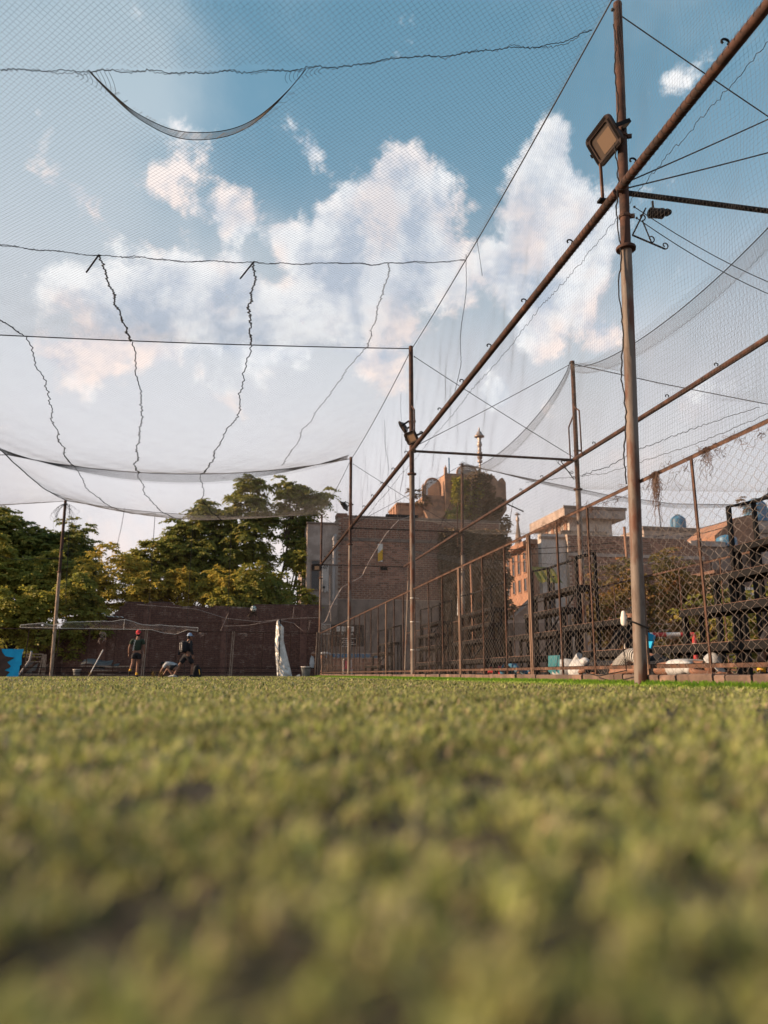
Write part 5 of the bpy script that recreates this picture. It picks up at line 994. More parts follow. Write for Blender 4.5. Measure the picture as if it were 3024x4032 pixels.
    for s in 'LR':
        i = len(ns); ns += [(J['hip' + s].lerp(J['kn' + s], .12), .115), (J['hip' + s].lerp(J['kn' + s], short * .6), .105), (J['hip' + s].lerp(J['kn' + s], short), .102)]; es += [(1, i), (i, i + 1), (i + 1, i + 2)]
        if short > 1: ns += [(J['kn' + s].lerp(J['an' + s], .9), .06)]; es += [(i + 2, i + 3)]
    cloth('shorts' if short < 1 else 'trousers', ns, es, bottom)
    for s, mt in zip('LR', shoes):
        a = J['an' + s]; to = J['to' + s]; m2 = MB(); d = (to - a); d2 = d.normalized(); u = d2.cross(Vector((0, 0, 1)) if abs(d2.z) < .9 else Vector((1, 0, 0))).normalized(); w = u.cross(d2)
        ring = lambda c, rw, rh: [Vector(base) + c + u * rw * math.cos(q) + w * rh * math.sin(q) for q in np.linspace(0, 2 * math.pi, 9)[:-1]]
        heel = a - d2 * .06 - Vector((0, 0, .045)); rings = [ring(heel, .025, .025), ring(heel + d2 * .03, .04, .05), ring(heel.lerp(to, .45), .042, .045), ring(heel.lerp(to, .8), .046, .03), ring(to, .03, .018)]
        for k in range(4): m2.add(rings[k] + rings[k + 1], [(i, (i + 1) % 8, (i + 1) % 8 + 8, i + 8) for i in range(8)])
        m2.add(rings[0], [tuple(range(7, -1, -1))]); m2.add(rings[-1], [tuple(range(8))]); m2.build('shoe', mt, t, True)
        if socks: k_ = J['kn' + s].lerp(a, .78); MB().tube([Vector(base) + k_, Vector(base) + a - (a - k_) * .05], .046, 10).build('sock', socks, t, True)
    m2 = MB(); hb = Vector(base) + h
    def dome(sc, dz, rr, cut):
        vs = []; fs = []; n = 14; m = 6
        for i in range(m + 1):
            th = cut * (1 - i / m)
            for k in range(n): vs.append(hb + hm @ Vector((rr[0] * math.sin(th) * math.cos(k * 2 * math.pi / n), rr[1] * math.sin(th) * math.sin(k * 2 * math.pi / n), rr[2] * math.cos(th) + dz)))
        for i in range(m):
            for k in range(n): fs.append((i * n + k, i * n + (k + 1) % n, (i + 1) * n + (k + 1) % n, (i + 1) * n + k))
        return vs, fs
    m2.add(*dome(1, .004, (.084, .100, .124), 1.62)); m2.ball(hb + hm @ Vector((0, -.035, -.03)), (.074, .066, .08 * hairlen), 12, 8, hm); m2.build('hair', 'hair', t, True)
    if hat:
        m2 = MB(); m2.add(*dome(1, .012, (.094, .112, .130), 1.5)); s = -1 if hatback else 1; q = [(-.07, s * .085, .035), (.07, s * .085, .035), (.055, s * .165, .018 if not hatback else -.03), (0, s * .185, .02 if not hatback else -.035), (-.055, s * .165, .018 if not hatback else -.03)]
        m2.add([hb + hm @ Vector(p) for p in q] + [hb + hm @ (Vector(p) + Vector((0, 0, -.008))) for p in q], [(0, 1, 2, 3, 4), (9, 8, 7, 6, 5), (0, 4, 9, 5), (1, 6, 7, 2), (2, 7, 8, 3), (3, 8, 9, 4)]); m2.build('cap', hat, t, True)
    return t, J, rz
STAND = dict(pelvis=(0, 0, .93), chest=(0, .01, 1.25), neck=(0, 0, 1.46), head=(0, .03, 1.62), shL=(-.19, 0, 1.38), shR=(.19, 0, 1.38), elL=(-.25, -.03, 1.10), elR=(.25, -.03, 1.10), wrL=(-.26, .03, .86), wrR=(.25, .06, .86),
             hipL=(-.09, 0, .9), hipR=(.09, 0, .9), knL=(-.10, .03, .5), knR=(.1, .03, .5), anL=(-.1, 0, .09), anR=(.1, 0, .09), toL=(-.11, .17, .03), toR=(.11, .17, .03))
j = dict(STAND); j.update(knL=(-.13, -.04, .50), anL=(-.17, -.34, .22), toL=(-.19, -.30, .06), knR=(.05, .06, .5), anR=(.04, .02, .09), toR=(.05, .19, .03), wrR=(.27, .02, .84), elL=(-.28, -.06, 1.1), wrL=(-.29, 0, .85))
p1, J1, rz1 = person('person walking away in red cap, dark green T-shirt and black shorts', j, (-3.58, 30.2, 0), 0, .4, .62, 'fabgreen', 'fabdark', 'fabred', True, socks='yellow')
mb = MB()
for k, (dx, w_) in enumerate(((0, .05), (.008, .035), (-.004, .045), (.004, .03), (0, .05), (-.006, .035), (.003, .045), (0, .04), (.002, .045))): mb.b2(-3.66 - .006 * k + dx - w_ / 2, -3.66 - .006 * k + dx + w_ / 2, 30.055 - .001 * (k % 3), 30.066, 1.37 - k * .045 - .03, 1.37 - k * .045)
mb.build('back_print', 'tie', p1); 
j = dict(STAND); j.update(pelvis=(.0, 0, .86), hipL=(-.09, .02, .84), hipR=(.09, -.02, .84), knL=(-.10, -.22, .48), anL=(-.11, -.42, .10), toL=(-.12, -.30, .02), knR=(.1, .20, .48), anR=(.1, .16, .09), toR=(.11, .32, .03), chest=(0, .02, 1.17), neck=(0, .03, 1.36), head=(0, .07, 1.51), shL=(-.18, .0, 1.29), shR=(.18, .02, 1.29), elL=(-.26, -.16, 1.03), wrL=(-.27, -.2, .78), elR=(.25, .02, 1.02), wrR=(.24, .12, .8))
p2, J2, rz2 = person('person striding right in pale blue cap and black jacket with a black backpack', j, (-1.74, 29.9, 0), -58, 1, .95, 'fabdark', 'fabdark', 'fabcap', False, look=(0, 1, .02), shoes=('shoepale', 'shoe'))
bpk = Vector((-1.74, 29.9, 0)); mb = MB(); mm = rz2; c = bpk + rz2 @ Vector((0, -.17, 1.12)); loft(mb, [(rrect(.26, .36, .06), -.10), (rrect(.30, .42, .08), -.04), (rrect(.30, .42, .08), .05), (rrect(.24, .36, .07), .10)], rz2 @ Euler((R(90), 0, 0)).to_matrix(), c)
bp = thing('backpack', 'black backpack worn by the person in the pale blue cap', 'backpack', tuple(c)); mb.build('bag', 'fabdark', bp, True)
for s in (-.07, .05): MB().bar(c + rz2 @ Vector((s, -.11, .16)), c + rz2 @ Vector((s + .03, -.112, -.1)), .012).build('reflective_strip', 'whitepaint', bp)
for s in (-.1, .1): MB().tube([c + rz2 @ Vector((s, .09, .2)), c + rz2 @ Vector((s, .2, .24)), c + rz2 @ Vector((s, .33, .1)), c + rz2 @ Vector((s, .12, -.17))], .016, 6).build('strap', 'fabdark', bp, True)
j = dict(pelvis=(0, -.18, .36), chest=(0, .12, .52), neck=(0, .30, .53), head=(0, .40, .47), shL=(-.17, .2, .5), shR=(.17, .2, .5), elL=(-.2, .36, .28), elR=(.2, .34, .28), wrL=(-.14, .46, .10), wrR=(.14, .44, .10), hipL=(-.1, -.16, .33), hipR=(.1, -.16, .33), knL=(-.17, .18, .40), knR=(.17, .14, .36), anL=(-.14, -.06, .09), anR=(.14, -.1, .09), toL=(-.15, .1, .03), toR=(.15, .07, .03))
person('person crouching in a white T-shirt and reaching down to the grass', j, (-2.22, 30.0, 0), 70, .4, .8, 'fabwhite', 'fabdark', None, look=(0, .75, -.66), shoes=('shoepale', 'shoe'))
t = thing('bag', 'black bag standing on the grass behind the striding person', 'bag', (-1.35, 30.5, 0)); mb = MB(); loft(mb, [(rrect(.34, .26, .08), .0), (rrect(.38, .30, .1), .15), (rrect(.3, .24, .1), .34), (rrect(.14, .12, .05), .45)], Matrix.Identity(3), (-1.38, 30.5, 0)); mb.build('body', 'fabdark', t, True); MB().tube([(-1.45, 30.4, .3), (-1.42, 30.3, .48), (-1.3, 30.35, .46), (-1.28, 30.42, .25)], .012, 6).build('handle', 'fabdark', t, True); MB().bar((-1.26, 30.3, .1), (-1.29, 30.32, .3), .02).build('green_trim', 'leafyellow', t)
# people sitting behind the fence
SIT = dict(pelvis=(0, 0, .14), chest=(0, .10, .44), neck=(0, .18, .64), head=(0, .24, .78), shL=(-.18, .14, .57), shR=(.18, .14, .57), elL=(-.24, .3, .36), elR=(.24, .3, .36), wrL=(-.12, .46, .38), wrR=(.12, .46, .38), hipL=(-.1, .04, .13), hipR=(.1, .04, .13), knL=(-.16, .42, .42), knR=(.16, .42, .42), anL=(-.12, .62, .09), anR=(.12, .62, .09), toL=(-.13, .78, .03), toR=(.13, .78, .03))
LIE = dict(pelvis=(0, 0, .13), chest=(.02, .30, .15), neck=(.03, .50, .17), head=(.05, .66, .18), shL=(-.16, .40, .17), shR=(.17, .42, .15), elL=(-.26, .55, .10), elR=(.26, .58, .09), wrL=(-.14, .74, .07), wrR=(.14, .78, .06),
           hipL=(-.09, -.04, .13), hipR=(.09, -.04, .12), knL=(-.14, -.40, .30), knR=(.12, -.44, .12), anL=(-.10, -.74, .08), anR=(.12, -.84, .08), toL=(-.12, -.60, .03), toR=(.2, -.94, .05))
person('person lying in striped trousers behind the fence left of the nearest pole', LIE, (5.05, 9.55, .055), 8, .4, 1.2, 'fabdark', 'striped', None, look=(.1, .8, -.5))
j = dict(LIE); person('person lying in white T-shirt and white cap behind the fence right of nearest pole', j, (5.25, 8.75, .055), 200, .4, .8, 'fabwhite', 'fabdark', 'fabwhite', look=(.1, .7, -.5))
j = dict(SIT); j.update(wrR=(.3, .5, .62), elR=(.3, .34, .45)); person('person in dark clothes with raised hand sitting on the low plank behind the nearest pole', j, (6.9, 12.0, .36), 70, .4, 1.2, 'fabdark', 'fabdark', None)
person('person with bent knees and yellow socks sitting under the near bleacher', dict(SIT), (6.5, 8.1, .055), 120, .4, .8, 'fabdark', 'fabdark', None, socks='yellow')
person('person lying in red shirt and blue jeans behind the second bleacher plank', dict(LIE), (6.0, 16.6, .055), 10, .4, 1.2, 'fabred', 'bluestrip', None)
t = thing('sack', 'white cloth sack on the ground left of the double fence post by the nearest pole', 'sack', (5.0, 10.7, .05)); MB().ball((5.0, 10.7, .17), (.16, .24, .17), 14, 9).build('body', 'fabwhite', t, True); MB().ball((5.0, 10.52, .30), (.07, .1, .06), 8, 6).build('top_fold', 'fabwhite', t, True)
t = thing('towel', 'blue towel hanging on a plank behind the nearest pole', 'towel', (6.9, 11.6, .7)); MB().box((6.7, 11.7, .68), (.03, .32, .22), Euler((.3, .2, .1)).to_matrix()).build('cloth', 'blue', t); MB().box((6.68, 11.9, .58), (.03, .14, .12), Euler((.6, .2, .1)).to_matrix()).build('fold', 'blue', t)
# ================================================================== small things
t = thing('sack', 'white sack lying on the ground left of the wide fence post', 'sack', (5.9, 13.2, .05)); MB().ball((5.9, 13.2, .2), (.3, .34, .2), 12, 8).build('body', 'fabwhite', t, True); MB().tube([(5.95, 12.95, .3), (6.02, 12.8, .42)], [.06, .1], 8).build('neck', 'fabwhite', t, True)
t = thing('towel', 'teal towel hanging below the plank right of the white sack', 'towel', (5.4, 11.9, .4)); mb = MB(); [mb.add([(5.27, 12.0 + .08 * k, .43), (5.27, 12.08 + .08 * k, .43), (5.25 - .03 * ((k + 1) % 2), 12.08 + .08 * k, .12 + .05 * ((k + 1) % 2)), (5.25 - .03 * (k % 2), 12.0 + .08 * k, .12 + .05 * (k % 2))], [(0, 1, 2, 3)]) for k in range(6)]; mb.build('cloth', 'ballteal', t)
t = thing('cloth', 'white cloth draped over the back rail of the third bleacher', 'cloth', (7.75, 25.8, 2.5)); mb = MB(); [mb.add([(7.66, 25.5 + .09 * k, 2.84), (7.66, 25.59 + .09 * k, 2.84), (7.62 - .02 * (k % 2), 25.59 + .09 * k, 2.15), (7.62, 25.5 + .09 * k, 2.12)], [(0, 1, 2, 3)]) for k in range(5)]; mb.build('fabric', 'fabwhite', t)
t = thing('bowl', 'pale blue plastic bowl on the kerb at the right edge', 'bowl', (4.75, 5.4, .12)); MB().lathe((4.75, 5.35, .115), [(.05, 0), (.12, .05), (.15, .12), (.14, .12), (.1, .05), (.03, .015)], 18).build('shell', 'tank', t, True)
t = thing('plug_socket', 'white hanging lamp holder tied to the nearest pole with cable', 'lamp holder', (4.2, 7.75, .72)); MB().lathe((4.17, 7.75, .66), [(.02, -.02), (.034, 0), (.036, .06), (.026, .1), (.02, .13), (.01, .14)], 12).build('holder', 'whitepaint', t, True); MB().tube([(4.19, 7.72, .7), (4.22, 7.6, .66), (4.34, 7.55, .60)], .011, 6).build('cable', 'black', t, True); MB().tube([(4.17, 7.75, .62), (4.16, 7.78, .4), (4.19, 7.8, .16), (4.16, 8.4, .10), (4.2, 8.75, .13)], .006, 6).build('lead', 'black', t, True)
t = thing('goal_frame', 'red and white striped small goal frame behind the stands', 'goal', (12, 18, 0))
ga, gb = Vector((9.9, 18.4, 0)), Vector((11.55, 17.9, 0)); H_ = Vector((0, 0, 1.12))
for p, q in ((ga, ga + H_), (ga + H_, gb + H_), (gb + H_, gb)):
    n = 5
    for k in range(n): MB().tube([p.lerp(q, k / n), p.lerp(q, (k + 1) / n)], .055, 10).build('stripe', 'redpaint' if k % 2 == 0 else 'whitepaint', t, True)
# far end clutter
t = thing('board', 'bright blue board with a torn brown sheet at the left edge', 'board', (-10.2, 38, 0)); MB().prism([(-11.4, .0), (-9.62, .0), (-9.60, .5), (-9.54, .55), (-9.56, .9), (-9.5, 1.25), (-11.4, 1.25)], 'y', 38, 38.03).build('blue_panel', 'blue', t)
MB().prism([(-11.4, .02), (-10.15, .02), (-10.0, .22), (-10.22, .30), (-10.02, .42), (-9.98, .48), (-10.15, .66), (-9.85, .86), (-10.25, .92), (-10.4, 1.1), (-10.44, 1.245), (-11.4, 1.245)], 'y', 37.97, 37.995).build('torn_sheet', 'brownpaper', t)
t = thing('window_frame', 'old window frame with broken panes leaning beside the blue board', 'frame', (-10, 41.9, 0)); 
for a, b in (((-10.35, 41.7, .1), (-10.35, 42, 1.12)), ((-9.62, 41.7, .1), (-9.55, 42, 1.12)), ((-10.35, 42, 1.12), (-9.55, 42, 1.12)), ((-10.35, 41.95, .98), (-9.55, 41.95, .98)), ((-10.35, 41.85, .74), (-9.6, 41.85, .74)), ((-10.35, 41.72, .12), (-9.6, 41.72, .12))): MB().bar(a, b, .05).build('bar', 'oldpost', t)
for k, (a, b, c) in enumerate((((-10.3, .4), (-9.9, .7), (-10.25, .7)), ((-10.2, .25), (-9.8, .3), (-9.7, .7)), ((-10.3, .15), (-9.9, .15), (-10.1, .35)))): MB().prism([a, b, c], 'y', 41.82 + .02 * k, 41.83 + .02 * k).build('shard', 'scrap', t)
t = thing('plank', 'upright weathered plank between the window frame and the leaning pole', 'plank', (-9.4, 41.8, 0)); MB().b2(-9.52, -9.34, 41.8, 41.85, 0, 1.1).build('board', 'oldpost', t); MB().b2(-9.5, -9.36, 41.76, 41.797, .3, .42).build('cleat', 'wood', t)
t = thing('tube', 'blue grey tube leaning on the window frame', 'pipe', (-10.2, 41.5, 0)); MB().tube([(-10.5, 41.5, .05), (-10.1, 41.7, .8), (-10.05, 41.75, 1.25)], .05, 10).build('pipe', 'pipe', t, True); MB().lathe((-10.05, 41.75, 1.25), [(.055, -.02), (.055, .02)], 10).build('rim', 'tank', t)
t = thing('pole', 'white stick leaning on the scrap heap left of the man in the red cap', 'stick', (-6.7, 39.6, 0)); MB().tube([(-6.85, 39.5, .0), (-6.4, 40.3, 1.3)], .022, 8).build('shaft', 'whitepaint', t, True); MB().tube([(-6.40, 40.3, 1.3), (-6.44, 40.3, 1.16)], .018, 6).build('hook', 'whitepaint', t)
rs = random.Random(4)
for k, (x_, z_, w_, h_, lb, mt) in enumerate(((-7.0, .62, 1.5, .30, 'large bent grey metal sheet on top of the scrap heap', 'scrap'), (-6.6, .40, 1.3, .22, 'second grey sheet below the top one in the scrap heap', 'scrap'), (-7.9, .22, .42, .36, 'pale broken bucket at the left of the scrap heap', 'zinc'))):
    t = thing('scrap_sheet' if k < 2 else 'broken_bucket', lb, 'scrap', (x_, 42.6, z_)); mb = MB()
    if k < 2:
        n = 8; vs = []; 
        for i in range(n + 1):
            for d_ in (0, 1): vs.append((x_ - w_ / 2 + w_ * i / n, 42.2 + d_ * .9, z_ + h_ * .5 * math.sin(i * .8 + k) * .4 + d_ * .25))
        vs += [(v[0], v[1], v[2] - .03) for v in vs]; m_ = 2 * (n + 1); fs = [(2 * i, 2 * i + 2, 2 * i + 3, 2 * i + 1) for i in range(n)] + [(m_ + 2 * i, m_ + 2 * i + 1, m_ + 2 * i + 3, m_ + 2 * i + 2) for i in range(n)] + [(2 * i, m_ + 2 * i, m_ + 2 * i + 2, 2 * i + 2) for i in range(n)]; mb.add(vs, fs); mb.build('sheet', mt, t); MB().b2(x_ - w_ / 2, x_ + w_ / 2, 42.18, 42.22, z_ - .12, z_ - .07).build('edge_bar', 'oldpost', t)
    else: mb.lathe((x_, 42.2, .0), [(.14, 0), (.2, .36), (.19, .36), (.13, .02)], 12); mb.build('shell', mt, t, True); MB().lathe((x_, 42.2, .36), [(.21, -.02), (.21, .01)], 12).build('rim', 'whitepaint', t)
for k in range(7):
    t = thing('timber', ['uppermost timber right of the metal sheets in the scrap heap', 'second timber down in the scrap heap', 'third timber down in the scrap heap', 'pale timber lying lowest in the scrap heap', 'short timber behind the white stick', 'dark beam under the metal sheets', 'timber end poking out left under the sheets'][k], 'timber', (-6 - .2 * k, 42.3, .1 + .07 * k), 'timbers in the scrap heap'); x_ = (-5.9, -5.8, -5.7, -6.0, -6.9, -6.8, -7.5)[k]; z_ = (.5, .40, .3, .08, .16, .22, .28)[k]; L = (1.3, 1.5, 1.4, 1.8, .7, 1.7, .8)[k]
    MB().box((x_, 42.1 + .05 * k, z_), (L, .1, .06), Euler((0, R(rs.uniform(-4, 4)), R(rs.uniform(-6, 6)))).to_matrix()).build('beam', 'oldpost' if k in (0, 3) else 'wood', t); MB().box((x_ + L * .4, 42.04 + .05 * k, z_), (.05, .02, .05)).build('end_mark', 'scrap', t)
t = thing('football', 'white and teal football stuck in the end net above the wall', 'ball', (.89, 40.55, 3.46)); MB().ball((.89, 40.5, 3.46), .15, 18, 12).build('shell', 'ballpanel', t, True)
for d in ((0, -1, .1), (.75, -.6, .3), (-.75, -.6, .3), (.4, -.6, -.7), (-.4, -.6, -.7), (0, -.6, .8)): v = Vector(d).normalized(); mb = MB(); mb.lathe(Vector((.89, 40.5, 3.46)) + v * .143, [(.052, 0), (.045, .009)], 5, v.to_track_quat('Z', 'Y').to_matrix()); mb.build('panel', 'ballteal', t)
t = thing('dry_twig', 'dry leafy twig hanging in the end net below the football', 'plant', (.75, 40.6, 3.1)); o = [np.array([.8, 40.6, 3.3]) + np.cumsum(RNG.normal(0, .06, (7, 3)) * np.array([1, .1, .8]) - np.array([.01, 0, .03]), 0) for _ in range(18)]; cords('twigs', np.array(o), .012, 'bark', t)
t = thing('silver_tarp', 'crumpled silver sheet wrapped round a post on the far fence', 'tarp', (2.5, 40.7, 0)); mb = MB(); n = 26; L_ = np.linspace(0, 1, n); rt_ = random.Random(9); vs = []; m = 9
for i in range(n):
    z_ = 2.9 * (1 - i / (n - 1)); f = i / (n - 1); xl = np.interp(f, [0, .1, .4, .6, 1], [2.13, 2.1, 2.06, 2.1, 2.22]); xr = np.interp(f, [0, .06, .12, .4, .75, 1], [2.22, 2.3, 2.5, 2.5, 2.72, 3.0])
    for k in range(m): g = k / (m - 1); vs.append((xl + (xr - xl) * g, 40.72 - .16 * math.sin(math.pi * g) + rt_.uniform(-.03, .03), z_ + rt_.uniform(-.02, .02)))
mb.add(vs, [(i * m + k, i * m + k + 1, (i + 1) * m + k + 1, (i + 1) * m + k) for i in range(n - 1) for k in range(m - 1)]); mb.add([(v[0], 40.74, v[2]) for v in (vs[0], vs[m - 1], vs[-1], vs[-m])], [(0, 1, 2, 3)]); mb.build('sheet', 'foil', t)
MB().b2(2.26, 2.31, 40.48, 40.52, 0, 2.93).build('post', 'black', t); MB().bar((2.04, 40.5, 1.25), (2.3, 40.5, 1.25), .03).build('arm', 'black', t)
t = thing('bucket', 'galvanised bucket standing by the far corner', 'bucket', (3.65, 40.2, 0)); MB().lathe((3.66, 40.2, 0), [(.2, 0), (.26, .5), (.25, .5), (.19, .03)], 18).build('shell', 'zinc', t, True); MB().lathe((3.66, 40.2, .5), [(.275, -.02), (.275, .015)], 18).build('rim', 'whitepaint', t); MB().tube([(3.4, 40.2, .48), (3.45, 39.95, .4), (3.87, 39.95, .4), (3.92, 40.2, .48)], .008, 5).build('handle', 'black', t, True)
t = thing('paper', 'small pale crumpled paper left of the bucket', 'paper', (3.25, 40.3, 0)); MB().add([(3.15, 40.3, 0), (3.38, 40.28, 0), (3.36, 40.35, .13), (3.22, 40.32, .08)], [(0, 1, 2, 3), (3, 2, 1, 0)]).build('sheet', 'tie', t)
t = thing('bag', 'white plastic bag hanging on the far corner posts', 'bag', (4.0, 40.6, 1)); mb = MB(); loft(mb, [(rrect(.06, .06, .02), .55), (rrect(.2, .16, .06), .38), (rrect(.26, .2, .08), .12), (rrect(.2, .14, .06), -.1)], Matrix.Identity(3), (4.0, 40.55, .55)); mb.build('body', 'fabwhite', t, True); MB().lathe((4.05, 40.5, 1.05), [(.05, 0), (.14, .1), (.05, .22)], 9).build('red_rag', 'orange', t, True)
t = thing('stone_pile', 'stack of squared pinkish stones just inside the corner', 'stone pile', (5.0, 43, 0))
for k, (x_, z_, w_, h_) in enumerate(((4.75, .0, .3, .35), (5.05, .0, .3, .3), (4.78, .36, .26, .3), (5.06, .31, .28, .34), (4.76, .67, .3, .3), (5.05, .66, .3, .28), (4.75, .98, .2, .2), (5.1, .95, .26, .22))): MB().b2(x_, x_ + w_ - .02, 42.9 + .03 * (k % 3), 43.2, z_, z_ + h_ - .015).build('stone', 'kerb' if k % 3 else 'orange', t)
MB().ball((4.95, 42.95, 1.24), (.32, .15, .1), 10, 6).build('rag_on_top', 'fabwhite', t, True)
t = thing('low_wall', 'low stacked wall with a chipped blue painted strip near the corner', 'wall', (6.3, 44, 0)); MB().b2(5.0, 8.4, 44.02, 44.3, 0, 1.3).build('wall', 'mortar', t); brick_face(t, 5.02, 8.38, 0, lambda x: 1.02, 44.02, 'brick', .36, .2, focus=(6, .5), nparts=80)
for k in range(14): MB().b2(5.05 + k * .235, 5.05 + k * .235 + .21, 43.97, 44.015, 1.04 + .015 * (k % 3), 1.27 - .012 * (k % 2)).build('blue_block', 'bluestrip', t)
t = thing('chair', 'red backed chair with white tube frame beside the third pole', 'chair', (6.2, 43.2, 0)); MB().b2(6.1, 6.45, 43.25, 43.29, .42, .86).build('backrest', 'pink', t); MB().b2(6.05, 6.45, 42.85, 43.22, .40, .45).build('seat', 'pink', t)
for x_ in (6.02, 6.47):
    MB().tube([(x_, 43.27, 0), (x_, 43.27, .92), (x_ + .08 * (1 if x_ < 6.2 else -1), 43.27, .96)], .022, 8).build('leg', 'whitepaint', t, True); MB().tube([(x_, 42.88, 0), (x_, 42.88, .42)], .02, 8).build('leg', 'whitepaint', t, True)
t = thing('sign_board', 'dark notice board with white letters and three small white cards near the corner', 'sign', (6.5, 44.4, 2.3)); MB().b2(5.4, 7.4, 44.5, 44.55, 1.7, 2.95).build('panel', 'board', t); text(t, 'Y', (6.12, 44.49, 2.34), .22, 'tie'); text(t, 'HA', (6.62, 44.49, 2.34), .22, 'tie')
for x_ in (5.88, 6.2, 6.68): c_ = MB().b2(x_ - .12, x_ + .12, 44.46, 44.495, 2.56, 2.84).build('white_card', 'tie', t); mb = MB(); mb.b2(x_ - .05, x_ + .03, 44.45, 44.458, 2.62, 2.66); mb.b2(x_ - .06, x_ - .02, 44.45, 44.458, 2.68, 2.78); mb.b2(x_ + .0, x_ + .06, 44.45, 44.458, 2.72, 2.76); mb.build('card_mark', 'scrap', c_)
mb = MB(); [mb.b2(6.1 + .1 * (k % 2), 6.9 - .12 * ((k * 2) % 3), 44.485, 44.499, 2.14 - k * .11, 2.17 - k * .11) for k in range(5)]; mb.build('small_print_line', 'tie', t)
t = thing('square_sign', 'white outlined square sign with a football drawing above the corner fence', 'sign', (5.1, 44.2, 2.8)); 
for a, b in (((4.82, 2.95), (5.4, 2.95)), ((4.82, 2.4), (4.82, 2.95)), ((5.4, 2.5), (5.4, 2.95)), ((4.82, 2.4), (5.4, 2.4))): MB().bar((a[0], 44.3, a[1]), (b[0], 44.3, b[1]), .022).build('frame_bar', 'tie', t)
mb = MB(); mb.tube([(5.0 + .15 * math.cos(a), 44.28, 2.78 + .14 * math.sin(a)) for a in np.linspace(0, 2 * math.pi, 17)], .009, 4); mb.tube([(5.0 + .055 * math.cos(a), 44.28, 2.78 + .055 * math.sin(a)) for a in np.linspace(0, 2 * math.pi, 6)], .009, 4); [mb.bar((5.0 + .055 * math.cos(a), 44.28, 2.78 + .055 * math.sin(a)), (5.0 + .14 * math.cos(a), 44.28, 2.78 + .14 * math.sin(a)), .012) for a in np.linspace(0, 2 * math.pi, 6)[:-1]]; mb.tube([(5.12, 44.28, 2.5), (5.25, 44.28, 2.66), (5.36, 44.28, 2.68)], .012, 4); mb.build('ball_drawing', 'tie', t); MB().b2(4.83, 5.39, 44.32, 44.34, 2.41, 2.94).build('back_panel', 'plasterdark', t)
t = thing('rusty_gate', 'rusty tube gate inside the corner behind the fence', 'gate', (5.5, 42, 0)); MB().bar((4.7, 42, 2.18), (6.6, 42, 2.18), .05).build('top_bar', 'rail', t)
for k in range(5): MB().bar((4.75 + k * .46, 42, .05), (4.75 + k * .46, 42, 2.16), .035).build('upright', 'rail', t)
t = thing('slack_rope', 'slack pale rope swooping from the corner pole up the brick house', 'rope', (5, 41.5, 2)); q = resample([(4.5, 41.3, 2.75), (4.8, 41.6, 2.9), (5.2, 42, 3.9), (5.8, 42.5, 4.9), (7.0, 43, 5.6), (7.4, 43.2, 6.4), (8.6, 44, 8.3), (9.6, 45, 9.4), (10.6, 46, 9.9)], 60); cords('strand', q[None], .022, 'ropepale', t, 5, None)
t = thing('wall_cable', 'chain of pale net cord hanging left of the drain pipe', 'cord', (5.1, 42, 5)); q = resample([(5.1, 42.4, 5.6), (5.12, 42.4, 3.9), (5.2, 42.4, 2.95)], 60); q[:, 0] += .025 * (-1.) ** np.arange(60); cords('strand', q[None], .015, 'ropepale', t, 4, None)

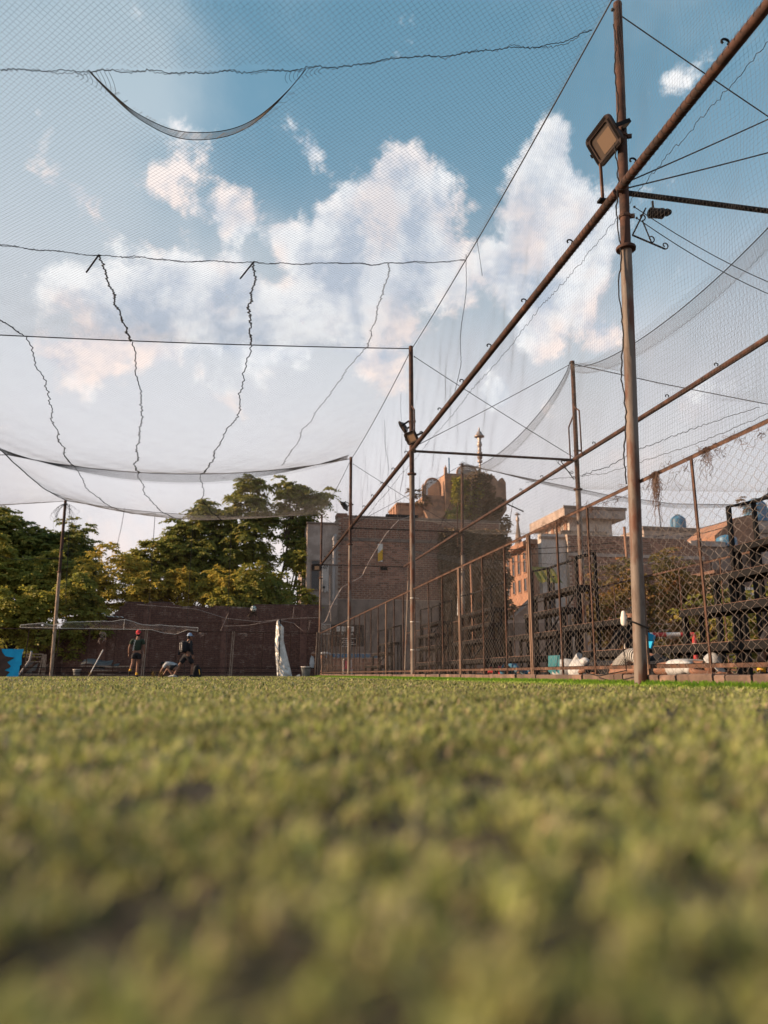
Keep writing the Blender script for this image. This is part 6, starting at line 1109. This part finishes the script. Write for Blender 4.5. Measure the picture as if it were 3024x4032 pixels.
# ================================================================== grass
def blades(n_list, seed):
    r = np.random.default_rng(seed); VV = []; FF = []; CC = []; base = 0
    pal = np.array([(.32, .345, .11), (.375, .38, .145), (.26, .285, .08), (.45, .41, .235), (.39, .30, .185), (.10, .11, .04), (.33, .375, .10)])
    for (r0, r1, n, wid, hgt, clump) in n_list:
        rad = np.sqrt(r.uniform(r0 ** 2, r1 ** 2, n)); a = R(CAM_YAW) + r.uniform(-1, 1, n) * (R(80) if r1 < 2.5 else R(60) if r1 < 14 else R(54)); x = rad * np.sin(a); y = rad * np.cos(a)
        d = smooth_noise(x * clump, y * clump, 3.) + .7 * smooth_noise(x * clump * 2.3, y * clump * 2.3, 7.); pit = np.maximum(-smooth_noise(x * 11, y * 11, 21.), np.where(rad < 2, -smooth_noise(x * 26, y * 20, 4.), -2)); k = (d + r.normal(0, .28, n) > -.36) & ((pit < .30) | (r.random(n) < .12)) & (x < 4.31) & (y < 40.75); x, y, d = x[k], y[k], d[k]; n = len(x)
        az = r.uniform(0, 2 * np.pi, n); h = hgt * r.uniform(.45, 1.2, n) * (1 + .35 * np.clip(d, -1, 1)); lean = r.uniform(.2, 1.5, n) * h; w = wid * r.uniform(.6, 1.3, n)
        dx, dy = np.cos(az), np.sin(az); px_, py_ = -dy, dx; z0 = .004 * smooth_noise(x * 3, y * 3, 1.3) - .002
        def P(f, ww, hh): return np.stack([x + dx * lean * f + px_ * ww, y + dy * lean * f + py_ * ww, z0 + hh], 1)
        V = np.stack([P(0, -w / 2, 0 * h), P(0, w / 2, 0 * h), P(.35, w * .45, h * .62), P(.35, -w * .45, h * .62), P(1, w * .08, h * .86), P(1, -w * .08, h * .86)], 1)
        F = np.array([[0, 1, 2, 3], [3, 2, 4, 5]])[None] + (np.arange(n) * 6)[:, None, None] + base; base += 6 * n
        wts = np.array([.30, .22, .16, .13, .07, .06, .06]); ci = r.choice(7, n, p=wts); c = pal[ci] * r.uniform(.7, 1.25, (n, 1)); patch = smooth_noise(x * 4.5, y * 4.5, 9.)[:, None]; c = c * (1 + .42 * np.clip(patch, -1, 1)); dk = np.maximum(np.clip((-.36 - smooth_noise(x * 11, y * 11, 21.)) * 4, 0, 1), np.clip((-.34 - smooth_noise(x * 26, y * 20, 4.)) * 4, 0, 1) * (np.hypot(x, y) < 2.0))[:, None]; c = c * (1 - .85 * dk)
        gr = np.clip((x - 3.0) / 1.0, 0, 1)[:, None] * np.clip((y - 4) / 4, 0, 1)[:, None]; c = c * (1 - gr * .8) + np.array([.34, .56, .05]) * gr * .8
        VV.append(V.reshape(-1, 3)); FF.append(F.reshape(-1, 4)); CC.append(np.repeat(c, 6, 0))
    n = 15000; y = r.uniform(3.5, 40.5, n); x = 4.315 - np.abs(r.normal(0, .07, n)); az = r.uniform(0, 2 * np.pi, n); h = r.uniform(.03, .07, n); w = r.uniform(.006, .012, n) * (1 + y / 12); dx, dy = np.cos(az) * h * .5, np.sin(az) * h * .5
    V = np.stack([np.stack([x - w / 2, y, 0 * x], 1), np.stack([x + w / 2, y, 0 * x], 1), np.stack([x + dx * .4 + w * .4, y + dy * .4, h * .6], 1), np.stack([x + dx * .4 - w * .4, y + dy * .4, h * .6], 1), np.stack([x + dx, y + dy, h], 1), np.stack([x + dx - w * .1, y + dy, h], 1)], 1)
    V[..., 0] = np.minimum(V[..., 0], 4.318); VV.append(V.reshape(-1, 3)); FF.append((np.array([[0, 1, 2, 3], [3, 2, 4, 5]])[None] + (np.arange(n) * 6)[:, None, None] + base).reshape(-1, 4)); CC.append(np.repeat(np.array([.34, .56, .06]) * r.uniform(.6, 1.2, (n, 1)), 6, 0))
    V = np.concatenate(VV); C = np.concatenate(CC); me = np_mesh('grass', V, np.concatenate(FF), True); ca = me.color_attributes.new('Col', 'FLOAT_COLOR', 'POINT'); ca.data.foreach_set('color', np.concatenate([C, np.ones((len(C), 1))], 1).astype(np.float32).ravel())
    return props(link('grass', me, 'grass'), kind='stuff')
blades([(.20, .8, 18000, .0048, .018, 24), (.8, 2.2, 68000, .0055, .024, 16), (2.2, 5.5, 95000, .0068, .030, 9), (5.5, 13, 100000, .0115, .034, 5), (13, 43, 80000, .03, .035, 2.5)], 5)
for (x_, y_, lb) in ((-2.9, 29.6, 'reddish dry weed tuft right of the man in the red cap'), (-2.6, 29.6, 'reddish dry weed tuft left of the crouching person'), (-6.2, 36, 'pale yellow weed tuft in front of the scrap heap')):
    t = thing('weed_tuft', lb, 'weed', (x_, y_, 0)); o = []
    for k in range(16): v = np.linspace(0, 1, 5)[:, None]; o.append(np.array([x_, y_, 0]) + np.concatenate([RNG.normal(0, .1) * v ** 1.5 + RNG.normal(0, .03), RNG.normal(0, .06) * v, v * RNG.uniform(.1, .24)], 1))
    cords('stalks', np.array(o), .006, 'leafrustlit', t)
